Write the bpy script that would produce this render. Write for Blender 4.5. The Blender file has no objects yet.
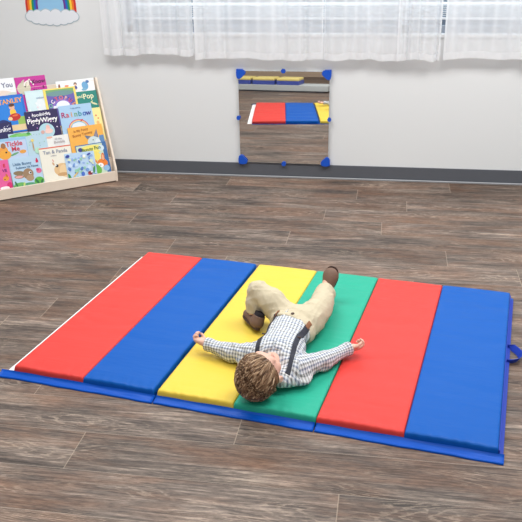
import bpy, bmesh, math, random
import numpy as np
from mathutils import Vector, Matrix, noise
from mathutils.bvhtree import BVHTree

SC = bpy.context.scene
COL = SC.collection
R_ = math.radians
random.seed(4)

# ------------------------------------------------------------------ camera
cam_data = bpy.data.cameras.new('camera')
cam = bpy.data.objects.new('camera', cam_data); COL.objects.link(cam)
CAM = Vector((1.411, -2.460, 1.609))
yaw, pitch, roll = R_(-9.70), R_(23.21), R_(-1.06)
cy, sy, cp, sp = math.cos(yaw), math.sin(yaw), math.cos(pitch), math.sin(pitch)
fw = Vector((sy*cp, cy*cp, -sp)); rt = Vector((cy, -sy, 0)); up = rt.cross(fw)
r2 = math.cos(roll)*rt + math.sin(roll)*up
u2 = -math.sin(roll)*rt + math.cos(roll)*up
cam.matrix_world = Matrix(((r2.x, u2.x, -fw.x, CAM.x), (r2.y, u2.y, -fw.y, CAM.y), (r2.z, u2.z, -fw.z, CAM.z), (0, 0, 0, 1)))
cam_data.sensor_width = 36; cam_data.lens = 36*782.3/522
SC.camera = cam

# ------------------------------------------------------------------ world, lights, exposure
SC.view_settings.view_transform = 'Standard'; SC.view_settings.look = 'None'
SC.view_settings.gamma = 1; SC.view_settings.use_curve_mapping = False
SC.view_settings.exposure = 0.32
world = bpy.data.worlds.new('world'); SC.world = world; world.use_nodes = True
bg = world.node_tree.nodes['Background']
bg.inputs[0].default_value = (0.93, 0.97, 1.0, 1); bg.inputs[1].default_value = 0.46

def area(name, loc, rot, size, size_y, power, color=(1, 1, 1)):
    d = bpy.data.lights.new(name, 'AREA'); d.shape = 'RECTANGLE'; d.size = size; d.size_y = size_y
    d.energy = power; d.color = color
    o = bpy.data.objects.new(name, d); COL.objects.link(o); o.location = loc; o.rotation_euler = rot
    return o
area('ceiling_lamp_light', (-0.1, 1.0, 2.75), (0, 0, 0), 1.6, 1.0, 42, (1, 0.99, 0.97))
area('ceiling_lamp_light', (2.5, 1.0, 2.75), (0, 0, 0), 1.6, 1.0, 52, (1, 0.99, 0.97))
area('ceiling_lamp_light', (1.2, -1.2, 2.75), (0, 0, 0), 1.6, 1.0, 24, (1, 0.99, 0.97))
area('window_daylight', (1.1, 3.0, 1.95), (R_(-62), 0, 0), 2.9, 0.8, 34, (0.93, 0.97, 1))

# ------------------------------------------------------------------ materials
def srgb(r, g, b):
    f = lambda c: ((c/255)/12.92 if c/255 <= 0.04045 else ((c/255+0.055)/1.055)**2.4)
    return (f(r), f(g), f(b), 1)
def mat(name, col, rough=0.6, spec=0.5, metal=0.0, coat=0.0, noise_amt=0.0, noise_scale=20, bump=0.0, bump_scale=60):
    m = bpy.data.materials.new(name); m.use_nodes = True
    nt = m.node_tree; b = nt.nodes['Principled BSDF']
    b.inputs['Base Color'].default_value = col; b.inputs['Roughness'].default_value = rough
    b.inputs['Specular IOR Level'].default_value = spec; b.inputs['Metallic'].default_value = metal
    b.inputs['Coat Weight'].default_value = coat
    tc = nt.nodes.new('ShaderNodeTexCoord')
    if noise_amt > 0:
        n = nt.nodes.new('ShaderNodeTexNoise'); n.inputs['Scale'].default_value = noise_scale; n.inputs['Detail'].default_value = 5
        nt.links.new(tc.outputs['Object'], n.inputs['Vector'])
        mx = nt.nodes.new('ShaderNodeMix'); mx.data_type = 'RGBA'
        mx.inputs[6].default_value = tuple(c*(1-noise_amt) for c in col[:3])+(1,)
        mx.inputs[7].default_value = tuple(min(1, c*(1+noise_amt)) for c in col[:3])+(1,)
        nt.links.new(n.outputs['Fac'], mx.inputs[0]); nt.links.new(mx.outputs[2], b.inputs['Base Color'])
    if bump > 0:
        n = nt.nodes.new('ShaderNodeTexNoise'); n.inputs['Scale'].default_value = bump_scale; n.inputs['Detail'].default_value = 4
        nt.links.new(tc.outputs['Object'], n.inputs['Vector'])
        bp = nt.nodes.new('ShaderNodeBump'); bp.inputs['Strength'].default_value = bump; bp.inputs['Distance'].default_value = 0.01
        nt.links.new(n.outputs['Fac'], bp.inputs['Height']); nt.links.new(bp.outputs[0], b.inputs['Normal'])
    return m

class NB:
    """tiny node builder"""
    def __init__(s, nt): s.nt = nt
    def n(s, t, **k):
        x = s.nt.nodes.new(t)
        for a, v in k.items(): setattr(x, a, v)
        return x
    def put(s, sock, v):
        if isinstance(v, bpy.types.NodeSocket): s.nt.links.new(v, sock)
        elif v is not None: sock.default_value = v
    def m(s, op, a, b=None, c=None):
        x = s.n('ShaderNodeMath', operation=op); s.put(x.inputs[0], a)
        if b is not None: s.put(x.inputs[1], b)
        if c is not None: s.put(x.inputs[2], c)
        return x.outputs[0]
    def comb(s, x, y, z=0.0):
        c = s.n('ShaderNodeCombineXYZ'); s.put(c.inputs[0], x); s.put(c.inputs[1], y); s.put(c.inputs[2], z); return c.outputs[0]
    def sep(s, v):
        c = s.n('ShaderNodeSeparateXYZ'); s.put(c.inputs[0], v); return c.outputs
    def noise(s, v, scale, detail=3, rough=0.5, dist=0.0):
        x = s.n('ShaderNodeTexNoise'); s.put(x.inputs['Vector'], v); x.inputs['Scale'].default_value = scale
        x.inputs['Detail'].default_value = detail; x.inputs['Roughness'].default_value = rough; x.inputs['Distortion'].default_value = dist
        return x.outputs['Fac']
    def ramp(s, f, stops, interp='LINEAR'):
        x = s.n('ShaderNodeValToRGB'); s.put(x.inputs[0], f); cr = x.color_ramp; cr.interpolation = interp
        cr.elements[0].position = stops[0][0]; cr.elements[0].color = stops[0][1]
        cr.elements[1].position = stops[1][0]; cr.elements[1].color = stops[1][1]
        for p, c in stops[2:]:
            e = cr.elements.new(p); e.color = c
        return x.outputs[0]
    def mix(s, f, a, b, blend='MIX'):
        x = s.n('ShaderNodeMix', data_type='RGBA', blend_type=blend); s.put(x.inputs[0], f); s.put(x.inputs[6], a); s.put(x.inputs[7], b)
        return x.outputs[2]

def floor_material():
    m = bpy.data.materials.new('wood_plank_floor'); m.use_nodes = True; nt = m.node_tree; B = NB(nt); P = nt.nodes['Principled BSDF']
    pos = B.n('ShaderNodeNewGeometry').outputs['Position']
    x, y, z = B.sep(pos)
    PW, L, Y0 = 0.2013, 1.48, -0.525
    ry = B.m('DIVIDE', B.m('SUBTRACT', y, Y0), PW)
    row = B.m('FLOOR', ry)
    fy = B.m('SUBTRACT', ry, row)
    known = {-1: 1.31, 0: .417, 1: .941, 5: -.107, 7: .077, 8: 2.07, 9: .253, 10: -.604, 11: 1.389, 12: -.434, 13: .054, 14: 1.22, 15: .335}
    stops = []
    rr = random.Random(7)
    for k in range(-12, 18):
        off = (known[k] if k in known else rr.uniform(0, L)) / L % 1.0
        stops.append(((k+12)/30 + 0.001, (off, off, off, 1)))
    stops[0] = (0.0, stops[0][1])
    rf = B.m('DIVIDE', B.m('ADD', row, 12.5), 30.0)
    off = B.ramp(rf, stops, 'CONSTANT')
    px = B.m('SUBTRACT', B.m('DIVIDE', x, L), off)
    col = B.m('FLOOR', px)
    fx = B.m('SUBTRACT', px, col)
    wn = B.n('ShaderNodeTexWhiteNoise', noise_dimensions='3D'); B.put(wn.inputs[0], B.comb(row, col, 3.7))
    rnd = B.sep(wn.outputs['Color'])
    # per-plank shifted coordinates
    sx = B.m('ADD', x, B.m('MULTIPLY', rnd[0], 37.0)); sy_ = B.m('ADD', y, B.m('MULTIPLY', rnd[1], 23.0))
    grain = B.noise(B.comb(B.m('MULTIPLY', sx, 2.2), B.m('MULTIPLY', sy_, 46.0)), 1.6, 6, 0.65, 0.4)
    fine = B.noise(B.comb(B.m('MULTIPLY', sx, 9.0), B.m('MULTIPLY', sy_, 150.0)), 1.5, 4, 0.7)
    broad = B.noise(B.comb(B.m('MULTIPLY', sx, 1.6), B.m('MULTIPLY', sy_, 6.0)), 1.3, 4, 0.6, 0.6)
    hue = B.noise(B.comb(B.m('MULTIPLY', sx, 2.0), B.m('MULTIPLY', sy_, 9.0), 5.0), 1.1, 3, 0.6)
    # cathedral figure: long nested arches, only on parts of some planks
    cx = B.m('MULTIPLY', B.m('SUBTRACT', B.m('FRACT', B.m('ADD', B.m('DIVIDE', x, 0.9), B.m('MULTIPLY', rnd[2], 7.0))), 0.5), 0.9)
    cyy = B.m('SUBTRACT', fy, B.m('ADD', 0.25, B.m('MULTIPLY', rnd[1], 0.5)))
    wob = B.noise(B.comb(B.m('MULTIPLY', sx, 6.0), B.m('MULTIPLY', sy_, 24.0), 9.0), 1.0, 5, 0.65)
    arch = B.m('ADD', B.m('MULTIPLY', B.m('MULTIPLY', cyy, cyy), B.m('ADD', 9.0, B.m('MULTIPLY', rnd[0], 8.0))), B.m('MULTIPLY', B.m('ABSOLUTE', cx), 5.5))
    ring = B.m('SINE', B.m('MULTIPLY', B.m('ADD', arch, B.m('MULTIPLY', wob, 1.5)), 17.0))
    zone = B.noise(B.comb(B.m('MULTIPLY', sx, 3.0), B.m('MULTIPLY', sy_, 8.0), 2.0), 1.0, 2, 0.5)
    ringm = B.m('MULTIPLY', B.m('MAXIMUM', B.m('SUBTRACT', ring, 0.25), 0.0), B.m('MINIMUM', 1.0, B.m('MAXIMUM', 0.0, B.m('MULTIPLY', B.m('SUBTRACT', zone, 0.47), 7.0))))
    ringm = B.m('MULTIPLY', ringm, B.m('ADD', 0.3, B.m('MULTIPLY', fine, 1.2)))
    c = B.ramp(B.m('ADD', B.m('MULTIPLY', grain, 0.6), B.m('MULTIPLY', broad, 0.4)),
               [(0.38, srgb(*FL_A)), (0.64, srgb(*FL_D)), (0.46, srgb(*FL_B)), (0.54, srgb(*FL_C))])
    warm = B.mix(B.m('MULTIPLY', B.m('MAXIMUM', B.m('SUBTRACT', hue, 0.42), 0.0), 3.2), c, srgb(*FL_WARM), 'MIX')
    c = B.mix(0.75, c, warm)
    c = B.mix(B.m('MULTIPLY', ringm, 0.50), c, srgb(*FL_RING))
    dk = B.m('GREATER_THAN', B.m('ABSOLUTE', B.m('SUBTRACT', fine, 0.5)), 0.16)
    fg = B.noise(B.comb(B.m('MULTIPLY', sx, 14.0), B.m('MULTIPLY', sy_, 90.0), 4.0), 1.5, 5, 0.75)
    c = B.mix(1.0, c, B.ramp(fg, [(0.38, (.66, .65, .64, 1)), (0.62, (1.36, 1.34, 1.32, 1))]), 'MULTIPLY')
    c = B.mix(B.m('MULTIPLY', dk, 0.30), c, srgb(52, 44, 40))
    # per plank value
    pv = B.m('ADD', 0.80, B.m('MULTIPLY', rnd[2], 0.40))
    c = B.mix(1.0, c, B.comb(pv, B.m('MULTIPLY', pv, 0.99), B.m('MULTIPLY', pv, 0.98)), 'MULTIPLY')
    # seams
    ey = B.m('MULTIPLY', B.m('MINIMUM', fy, B.m('SUBTRACT', 1.0, fy)), PW)
    ex = B.m('MULTIPLY', B.m('MINIMUM', fx, B.m('SUBTRACT', 1.0, fx)), L)
    s1 = B.m('LESS_THAN', B.m('MULTIPLY', fy, PW), 0.0022); s3 = B.m('LESS_THAN', B.m('MULTIPLY', B.m('SUBTRACT', 1.0, fy), PW), 0.0018); s2 = B.m('LESS_THAN', ex, 0.0018)
    c = B.mix(B.m('MULTIPLY', s1, 0.55), c, srgb(60, 52, 48))
    c = B.mix(B.m('MULTIPLY', s3, 0.60), c, srgb(178, 162, 146))
    c = B.mix(B.m('MULTIPLY', s2, 0.35), c, srgb(190, 172, 152))
    B.put(P.inputs['Base Color'], c)
    B.put(P.inputs['Roughness'], B.m('ADD', 0.42, B.m('MULTIPLY', fine, 0.22)))
    P.inputs['Specular IOR Level'].default_value = 0.35
    bp = B.n('ShaderNodeBump'); bp.inputs['Strength'].default_value = 0.25; bp.inputs['Distance'].default_value = 0.002
    B.put(bp.inputs['Height'], B.m('SUBTRACT', grain, B.m('MULTIPLY', s1, 1.0))); B.put(P.inputs['Normal'], bp.outputs[0])
    return m
FL_A, FL_B, FL_C, FL_D = (50, 43, 39), (84, 74, 68), (108, 96, 88), (156, 141, 129)
FL_WARM = (124, 92, 72); FL_RING = (186, 168, 150)

M = {}
M['floor'] = floor_material()
M['wall'] = mat('painted_wall', srgb(228, 230, 231), 0.75, 0.3, bump=0.05, bump_scale=150)
M['wall2'] = mat('painted_wall_tan', srgb(196, 170, 146), 0.75, 0.3)
M['wall3'] = mat('painted_wall_light_grey', srgb(188, 190, 188), 0.7, 0.3)
M['base'] = mat('rubber_baseboard', srgb(92, 95, 102), 0.45, 0.4, noise_amt=0.05)
M['base_highlight'] = mat('toe_highlight', srgb(176, 178, 182), 0.4, 0.5)  # pale colour paints the highlight along the cove's lower edge
M['white'] = mat('white_paint', srgb(235, 235, 235), 0.5)
M['blind'] = mat('blind_slat', srgb(240, 243, 246), 0.5)
M['frame'] = mat('window_frame_metal', srgb(150, 158, 170), 0.4)
M['rod'] = mat('curtain_rod_metal', srgb(200, 200, 200), 0.3, metal=0.8)
M['maple'] = mat('maple_plywood', srgb(240, 224, 206), 0.5, 0.4, noise_amt=0.05, noise_scale=9)
M['bracket'] = mat('blue_plastic', srgb(20, 84, 196), 0.35, 0.5)
M['skin'] = mat('skin', srgb(224, 178, 158), 0.5, 0.4)
M['dark'] = mat('dark_elastic', srgb(52, 54, 64), 0.75, 0.3, bump=0.2, bump_scale=300)
M['leather'] = mat('brown_leather', srgb(118, 92, 78), 0.6, 0.35, noise_amt=0.12, noise_scale=60, bump=0.2, bump_scale=200)
M['leather2'] = mat('tan_leather', srgb(140, 92, 62), 0.6, 0.35)
M['sole'] = mat('shoe_sole', srgb(70, 52, 46), 0.7, 0.3)
M['sock'] = mat('dark_sock', srgb(44, 40, 44), 0.9, 0.2)
M['khaki'] = mat('khaki_cotton', srgb(198, 186, 160), 0.85, 0.2, noise_amt=0.05, noise_scale=80, bump=0.15, bump_scale=400)

def mirror_material():
    m = bpy.data.materials.new('mirror_acrylic'); m.use_nodes = True; b = m.node_tree.nodes['Principled BSDF']
    b.inputs['Metallic'].default_value = 1; b.inputs['Roughness'].default_value = 0.015; b.inputs['Base Color'].default_value = (0.93, 0.94, 0.94, 1)
    return m
M['mirror'] = mirror_material()

def sheer_material():
    m = bpy.data.materials.new('sheer_voile'); m.use_nodes = True; nt = m.node_tree; B = NB(nt)
    nt.nodes.remove(nt.nodes['Principled BSDF']); out = nt.nodes['Material Output']
    tr = B.n('ShaderNodeBsdfTransparent'); tl = B.n('ShaderNodeBsdfTranslucent'); df = B.n('ShaderNodeBsdfDiffuse')
    tl.inputs[0].default_value = (0.97, 0.98, 1, 1); df.inputs[0].default_value = (0.93, 0.94, 0.96, 1)
    a = B.n('ShaderNodeMixShader'); a.inputs[0].default_value = 0.35; B.put(a.inputs[1], df.outputs[0]); B.put(a.inputs[2], tl.outputs[0])
    at = B.n('ShaderNodeAttribute', attribute_name='sheer_cover'); 
    b = B.n('ShaderNodeMixShader'); B.put(b.inputs[0], at.outputs['Fac']); B.put(b.inputs[1], tr.outputs[0]); B.put(b.inputs[2], a.outputs[0])
    B.put(out.inputs[0], b.outputs[0])
    return m
M['sheer'] = sheer_material()

def glass_material():
    m = bpy.data.materials.new('window_glass'); m.use_nodes = True; nt = m.node_tree; B = NB(nt)
    nt.nodes.remove(nt.nodes['Principled BSDF']); out = nt.nodes['Material Output']
    tr = B.n('ShaderNodeBsdfTransparent'); tr.inputs[0].default_value = (0.9, 0.95, 0.98, 1); g = B.n('ShaderNodeBsdfGlossy'); g.inputs['Roughness'].default_value = 0.02
    a = B.n('ShaderNodeMixShader'); a.inputs[0].default_value = 0.08; B.put(a.inputs[1], tr.outputs[0]); B.put(a.inputs[2], g.outputs[0]); B.put(out.inputs[0], a.outputs[0])
    return m
M['glass'] = glass_material()

def vinyl(name, c):
    m = bpy.data.materials.new(name); m.use_nodes = True; nt = m.node_tree; B = NB(nt); P = nt.nodes['Principled BSDF']
    P.inputs['Base Color'].default_value = c; P.inputs['Roughness'].default_value = 0.42; P.inputs['Specular IOR Level'].default_value = 0.18
    pos = B.n('ShaderNodeTexCoord').outputs['Object']
    x, y, z = B.sep(pos)
    n1 = B.noise(B.comb(B.m('MULTIPLY', x, 3.0), B.m('MULTIPLY', y, 11.0)), 1.0, 3, 0.5, 0.3)
    n2 = B.noise(pos, 700, 2, 0.5)
    bp = B.n('ShaderNodeBump'); bp.inputs['Strength'].default_value = 0.55; bp.inputs['Distance'].default_value = 0.012
    B.put(bp.inputs['Height'], B.m('ADD', n1, B.m('MULTIPLY', n2, 0.015))); B.put(P.inputs['Normal'], bp.outputs[0])
    return m
M['v_red'] = vinyl('red_vinyl', srgb(214, 66, 60)); M['v_blue'] = vinyl('blue_vinyl', srgb(0, 84, 170))
M['v_yellow'] = vinyl('yellow_vinyl', srgb(226, 196, 76)); M['v_green'] = vinyl('green_vinyl', srgb(44, 166, 138))
M['v_flap'] = vinyl('blue_flap_vinyl', srgb(0, 80, 184)); M['v_white'] = mat('white_hook_tape', srgb(240, 240, 240), 0.8); M['v_dblue'] = mat('blue_webbing', srgb(14, 56, 170), 0.6)
_fc = {}
def flat(r, g, b):
    k = (r, g, b)
    if k not in _fc: _fc[k] = mat('print_%02x%02x%02x' % k, srgb(r, g, b), 0.4, 0.4)
    return _fc[k]

# ------------------------------------------------------------------ object helpers
def link(name, me, parent=None, mats=None, loc=None, rotz=None):
    o = bpy.data.objects.new(name, me); COL.objects.link(o)
    if mats is not None:
        for m in (mats if isinstance(mats, (list, tuple)) else [mats]): me.materials.append(m)
    if parent is not None: o.parent = parent
    if loc is not None: o.location = loc
    if rotz is not None: o.rotation_euler = (0, 0, rotz)
    return o
def bobj(name, bm, m, parent=None, smooth=False, **k):
    me = bpy.data.meshes.new(name); bm.normal_update(); bm.to_mesh(me); bm.free()
    if smooth:
        for p in me.polygons: p.use_smooth = True
    return link(name, me, parent, m, **k)
def pobj(name, v, f, m, parent=None, smooth=True, mi=None, **k):
    me = bpy.data.meshes.new(name); me.from_pydata([tuple(x) for x in v], [], [tuple(x) for x in f]); me.update()
    if smooth: me.polygons.foreach_set('use_smooth', [True]*len(me.polygons))
    if mi is not None: me.polygons.foreach_set('material_index', mi)
    return link(name, me, parent, m, **k)
def box(bm, x0, x1, y0, y1, z0, z1, bev=0.0, mi=0, M4=None):
    r = bmesh.ops.create_cube(bm, size=1.0)
    vs = r['verts']
    for v in vs: v.co = Vector((x0+(v.co.x+.5)*(x1-x0), y0+(v.co.y+.5)*(y1-y0), z0+(v.co.z+.5)*(z1-z0)))
    fs = set(f for v in vs for f in v.link_faces)
    if bev > 0:
        es = list(set(e for v in vs for e in v.link_edges))
        rb = bmesh.ops.bevel(bm, geom=es, offset=bev, segments=2, profile=0.6, affect='EDGES')
        fs = set(rb['faces']) | set(f for f in fs if f.is_valid)
        vs = list(set(v for f in fs for v in f.verts))
    for f in fs: f.material_index = mi
    if M4 is not None:
        for v in vs: v.co = M4 @ v.co
    return vs
def prism(bm, pts, z0, z1, fn=lambda x, y, z: (x, y, z), mi=0):
    """extrude polygon pts (x,y) between z0,z1, mapped through fn"""
    a = [bm.verts.new(fn(x, y, z0)) for x, y in pts]; b = [bm.verts.new(fn(x, y, z1)) for x, y in pts]
    n = len(pts); fs = [bm.faces.new(b), bm.faces.new(a[::-1])]
    for i in range(n): fs.append(bm.faces.new((a[i], a[(i+1) % n], b[(i+1) % n], b[i])))
    for f in fs: f.material_index = mi
    return fs
def tube(bm, pts, rad, seg=8, mi=0):
    rings = []; N = len(pts)
    for i, p in enumerate(pts):
        p = Vector(p); a = Vector(pts[max(i-1, 0)]); b = Vector(pts[min(i+1, N-1)]); d = (b-a).normalized()
        s = d.cross(Vector((0, 0, 1))); s = s.normalized() if s.length > 1e-4 else Vector((1, 0, 0)); t = s.cross(d)
        r = rad[i] if isinstance(rad, (list, tuple)) else rad
        rings.append([bm.verts.new(p + r*(math.cos(2*math.pi*j/seg)*s + math.sin(2*math.pi*j/seg)*t)) for j in range(seg)])
    for i in range(N-1):
        for j in range(seg):
            f = bm.faces.new((rings[i][j], rings[i][(j+1) % seg], rings[i+1][(j+1) % seg], rings[i+1][j])); f.material_index = mi; f.smooth = True
    bm.faces.new(rings[0][::-1]).material_index = mi; bm.faces.new(rings[-1]).material_index = mi
def empty(name, loc, rotz=0):
    o = bpy.data.objects.new(name, None); COL.objects.link(o); o.location = loc; o.rotation_euler = (0, 0, rotz); o.empty_display_size = 0.1
    return o
def tag(o, label=None, cat=None, group=None, kind=None):
    if label: o['label'] = label
    if cat: o['category'] = cat
    if group: o['group'] = group
    if kind: o['kind'] = kind
    return o
def struct(name, bm, m, label=None, cat=None, **k):
    o = bobj(name, bm, m, **k); o['kind'] = 'structure'
    if label: o['label'] = label
    if cat: o['category'] = cat
    return o

# ------------------------------------------------------------------ room shell
WY = 2.715
XL, XR, YF = -2.6, 4.2, -4.6
bm = bmesh.new()
box(bm, XL-.1, XR+.1, YF-.1, WY+.15, -0.05, 0)
struct('floor', bm, M['floor'], 'grey brown wood plank floor', 'floor')
WX0, WX1, WZ0, WZ1 = -0.36, 2.75, 0.965, 2.15
bm = bmesh.new()
box(bm, XL, XR, WY, WY+.12, 0, WZ0); box(bm, XL, WX0, WY, WY+.12, WZ0, 2.6); box(bm, WX1, XR, WY, WY+.12, WZ0, 2.6); box(bm, WX0, WX1, WY, WY+.12, WZ1, 2.6)
struct('wall_back', bm, M['wall'], 'pale grey wall behind the mirror and curtains', 'wall')
bm = bmesh.new(); box(bm, XL-.1, XL, YF, WY+.12, 0, 2.6)
struct('wall_left', bm, M['wall'], 'pale grey side wall beyond the book display', 'wall')
bm = bmesh.new()
box(bm, XL+.001, XR, WY-.009, WY-.0005, 0.012, 0.098, 0.003)
box(bm, XL+.001, XR, WY-.020, WY-.0005, 0.0, 0.013, 0.005, mi=1)
struct('baseboard_back', bm, [M['base'], M['base_highlight']], 'dark grey rubber baseboard with a highlight painted on its toe along the back wall', 'baseboard')
# window
bm = bmesh.new()
for a in (WX0, 1.44, WX1-.045): box(bm, a, a+.045, WY+.05, WY+.09, WZ0, WZ1)
for z in (WZ0, WZ1-.045): box(bm, WX0, WX1, WY+.05, WY+.09, z, z+.045)
w = struct('window_1', bm, M['frame'], 'wide window behind the sheer curtains', 'window')
bm = bmesh.new(); box(bm, WX0+.02, WX1-.02, WY+.066, WY+.070, WZ0+.02, WZ1-.02); bobj('window_glass', bm, M['glass'], w)
bm = bmesh.new(); box(bm, WX0-.02, WX1+.02, WY-.012, WY+.05, WZ0-.02, WZ0-.0005, 0.003); bobj('window_sill', bm, M['white'], w)
# low wall seen through lower pane; facade added to cover the white sky
bm = bmesh.new(); box(bm, -6, 9, 9, 9.4, -1.0, 0.42); box(bm, -8, 11, 9.6, 9.9, -1.0, 2.6, mi=1)
struct('outside_wall_1', bm, [mat('outside_ledge', srgb(120, 134, 156), 0.8), mat('backdrop_facade', srgb(176, 192, 212), 0.8)], 'blue grey low wall and added backdrop facade outside the window', 'wall')

# window blind
bl = empty('window_blind', ((WX0+WX1)/2, WY+.03, 1.05)); tag(bl, 'white horizontal slat blind lowered behind the sheer curtains', 'blind')
bm = bmesh.new(); box(bm, -1.5, 1.5, -.012, .012, 0.0, 0.014, 0.003); bobj('bottom_rail', bm, M['blind'], bl)
bm = bmesh.new()
for i in range(34):
    z = 0.024 + (i*0.012 if i < 6 else 0.072 + (i-6)*0.036)
    vs = box(bm, -1.5, 1.5, -.012, .012, z, z+.0016, M4=Matrix.Translation((0, 0, z)) @ Matrix.Rotation(R_(28 if i > 5 else 5), 4, 'X') @ Matrix.Translation((0, 0, -z)))
bobj('slats', bm, M['blind'], bl)
bm = bmesh.new(); box(bm, -1.5, 1.5, -.015, .015, 1.06, 1.095, 0.003); bobj('head_rail', bm, M['blind'], bl)

# curtain rod + sheers
CYY = WY-.07
rod = empty('curtain_rod', (1.05, CYY, 2.36)); tag(rod, 'slim metal rod above the window carrying the sheer curtains', 'curtain rod')
bm = bmesh.new(); tube(bm, [(-1.75, 0, 0), (1.95, 0, 0)], 0.008, 10); bobj('pole', bm, M['rod'], rod)
for xx in (-1.65, 0.1, 1.85):
    bm = bmesh.new(); box(bm, xx-.01, xx+.01, 0.006, WY-CYY-.0005, -.012, .012, 0.002); bobj('bracket', bm, M['rod'], rod)

def curtain(name, x0, x1, zb, seed, label, waves, depth=0.02, yoff=0.0, dark=()):
    rng = random.Random(seed)
    nx = int((x1-x0)/0.006); zs = [zb, zb+.0012, zb+.04, zb+.046] + [zb+.046+(2.352-zb-.046)*i/24 for i in range(1, 25)]
    ph = [rng.uniform(0, 6.28) for _ in range(6)]
    v = []; f = []; den = []
    for j, z in enumerate(zs):
        tt = (z-zb)/(2.352-zb)
        for i in range(nx+1):
            s = i/nx
            xx = x0+(x1-x0)*s
            w_ = s*waves*2*math.pi + ph[0] + 0.5*math.sin(s*7+ph[1])
            amp = depth*(0.55+0.45*(1-tt))*(0.6+0.4*math.sin(s*9+ph[2]))
            yy = amp*math.sin(w_) + 0.35*amp*math.sin(2.3*w_+ph[3]) + yoff
            xo = 0.5*amp*math.cos(w_)
            zz = z + (0.006*math.sin(s*8+ph[4]) + 0.003*math.sin(s*23+ph[5]))*(1-tt)
            v.append((xx+xo-x0, yy, zz-zb))
            hem = z <= zb+.041 or i < 2 or i > nx-2
            fold = abs(math.cos(w_))
            d = 0.66 + 0.14*fold**6 + 0.06*math.sin(s*waves*2.3+ph[3])
            if hem: d = 0.9
            den.append(d)
    W = nx+1
    for j in range(len(zs)-1):
        for i in range(nx): f.append((j*W+i, j*W+i+1, (j+1)*W+i+1, (j+1)*W+i))
    o = pobj(name, v, f, M['sheer'], None, True, loc=(x0, CYY, zb))
    at = o.data.attributes.new('sheer_cover', 'FLOAT', 'POINT'); at.data.foreach_set('value', den)
    tag(o, label, 'curtain', 'sheer curtains over the window')
    return o
curtain('sheer_curtain', -0.500, 0.118, 0.835, 1, 'white sheer curtain panel at the left end of the window, nearest the rainbow', 5.2)
curtain('sheer_curtain', 0.122, 0.962, 0.812, 2, 'wide white sheer curtain panel hanging directly above the wall mirror', 5.0, 0.014)
curtain('sheer_curtain', 0.967, 1.452, 0.812, 3, 'white sheer curtain panel just right of the one above the mirror', 3.0, 0.014)
curtain('sheer_curtain', 1.430, 1.702, 0.815, 5, 'narrow white sheer curtain panel with tight folds, second from the right', 3.0, 0.022, -0.012)
curtain('sheer_curtain', 1.715, 2.80, 0.822, 6, 'white sheer curtain panel running out of the right edge of the photo', 6.0, 0.016)

# ------------------------------------------------------------------ rainbow wall decal
rb = empty('rainbow_decal', (-0.866, WY, 1.02)); tag(rb, 'rainbow and cloud sticker on the wall above the book display', 'wall sticker')
def wallfn(x, y, z): return (x, -z, y)
bm = bmesh.new()
bands = [(206, 52, 46), (240, 120, 40), (248, 208, 60), (40, 150, 90), (30, 110, 200), (110, 60, 150)]
bmats = [flat(*c) for c in bands] + [flat(150, 200, 236)]
ro = 0.178
for bi in range(6):
    a0, a1 = ro-bi*.0145, ro-(bi+1)*.0145
    outl = [(-a0, .04)] + [(-a0*math.cos(math.pi*i/24), 0.13+a0*math.sin(math.pi*i/24)) for i in range(25)] + [(a0, .04)]
    inl = [(a1, .04)] + [(a1*math.cos(math.pi*i/24), 0.13+a1*math.sin(math.pi*i/24)) for i in range(25)] + [(-a1, .04)]
    for i in range(26):
        q = [outl[i], outl[i+1], inl[25-i], inl[26-i]]
        prism(bm, q[::-1], 0.0004, 0.0015, wallfn, bi)
rs = ro-6*.0145
prism(bm, ([(-rs, .04)] + [(-rs*math.cos(math.pi*i/24), 0.13+rs*math.sin(math.pi*i/24)) for i in range(25)] + [(rs, .04)])[::-1], 0.0004, 0.0012, wallfn, 6)
bobj('arch', bm, bmats, rb)
bm = bmesh.new()
def cloud(pad, z0, z1, mi):
    for (x, y, r) in [(-.155, .055, .03), (-.115, .042, .036), (-.07, .036, .036), (-.02, .03, .034), (.03, .03, .036), (.08, .036, .036), (.12, .045, .035), (.158, .055, .03), (-.10, .068, .032), (-.04, .066, .04), (.03, .066, .04), (.10, .068, .034), (-.145, .072, .024), (.145, .072, .024)]:
        prism(bm, [((x+(r+pad)*math.cos(-2*math.pi*i/24)), y-.004+(r+pad)*0.9*math.sin(-2*math.pi*i/24)) for i in range(24)], z0, z1+random.uniform(0, .0003), wallfn, mi)
cloud(0.006, 0.0016, 0.0022, 1); cloud(0, 0.0026, 0.0032, 0)
bobj('cloud', bm, [flat(232, 236, 242), flat(178, 196, 206)], rb)

# ------------------------------------------------------------------ wall mirror
mr = empty('wall_mirror', (0.702, WY, 0.107)); tag(mr, 'square mirror with blue corner guards mounted low on the wall', 'mirror')
MW, MH = 0.606, 0.620
TILT = [(0.0, -1.2), (0.2, -0.9), (0.42, -0.30), (0.64, 0.75), (0.80, 1.7), (0.92, 2.2), (1.0, 2.5)]
def tilt(v):
    for (a, b), (c, d) in zip(TILT, TILT[1:]):
        if v <= c: return b+(d-b)*(v-a)/(c-a)
    return TILT[-1][1]
NZ, NX = 60, 24
prof = [0.0]
for j in range(NZ): prof.append(prof[-1] + math.tan(R_(tilt((j+.5)/NZ)))*MH/NZ)
mn = max(prof)
prof = [p-mn for p in prof]      # <=0 ; top leans back with positive tilt -> y grows with height
v = []; f = []
for j in range(NZ+1):
    for i in range(NX+1):
        s = i/NX*2-1
        v.append((MW/2*s, -0.017 + prof[j] - 0.0024*s + 0.0006*s*s, MH*j/NZ))
W = NX+1
for j in range(NZ):
    for i in range(NX): f.append((j*W+i, j*W+i+1, (j+1)*W+i+1, (j+1)*W+i))
front = len(v)
for j in range(NZ+1):
    for i in range(NX+1): x, y, z = v[j*W+i]; v.append((x, y+.003, z))
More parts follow.
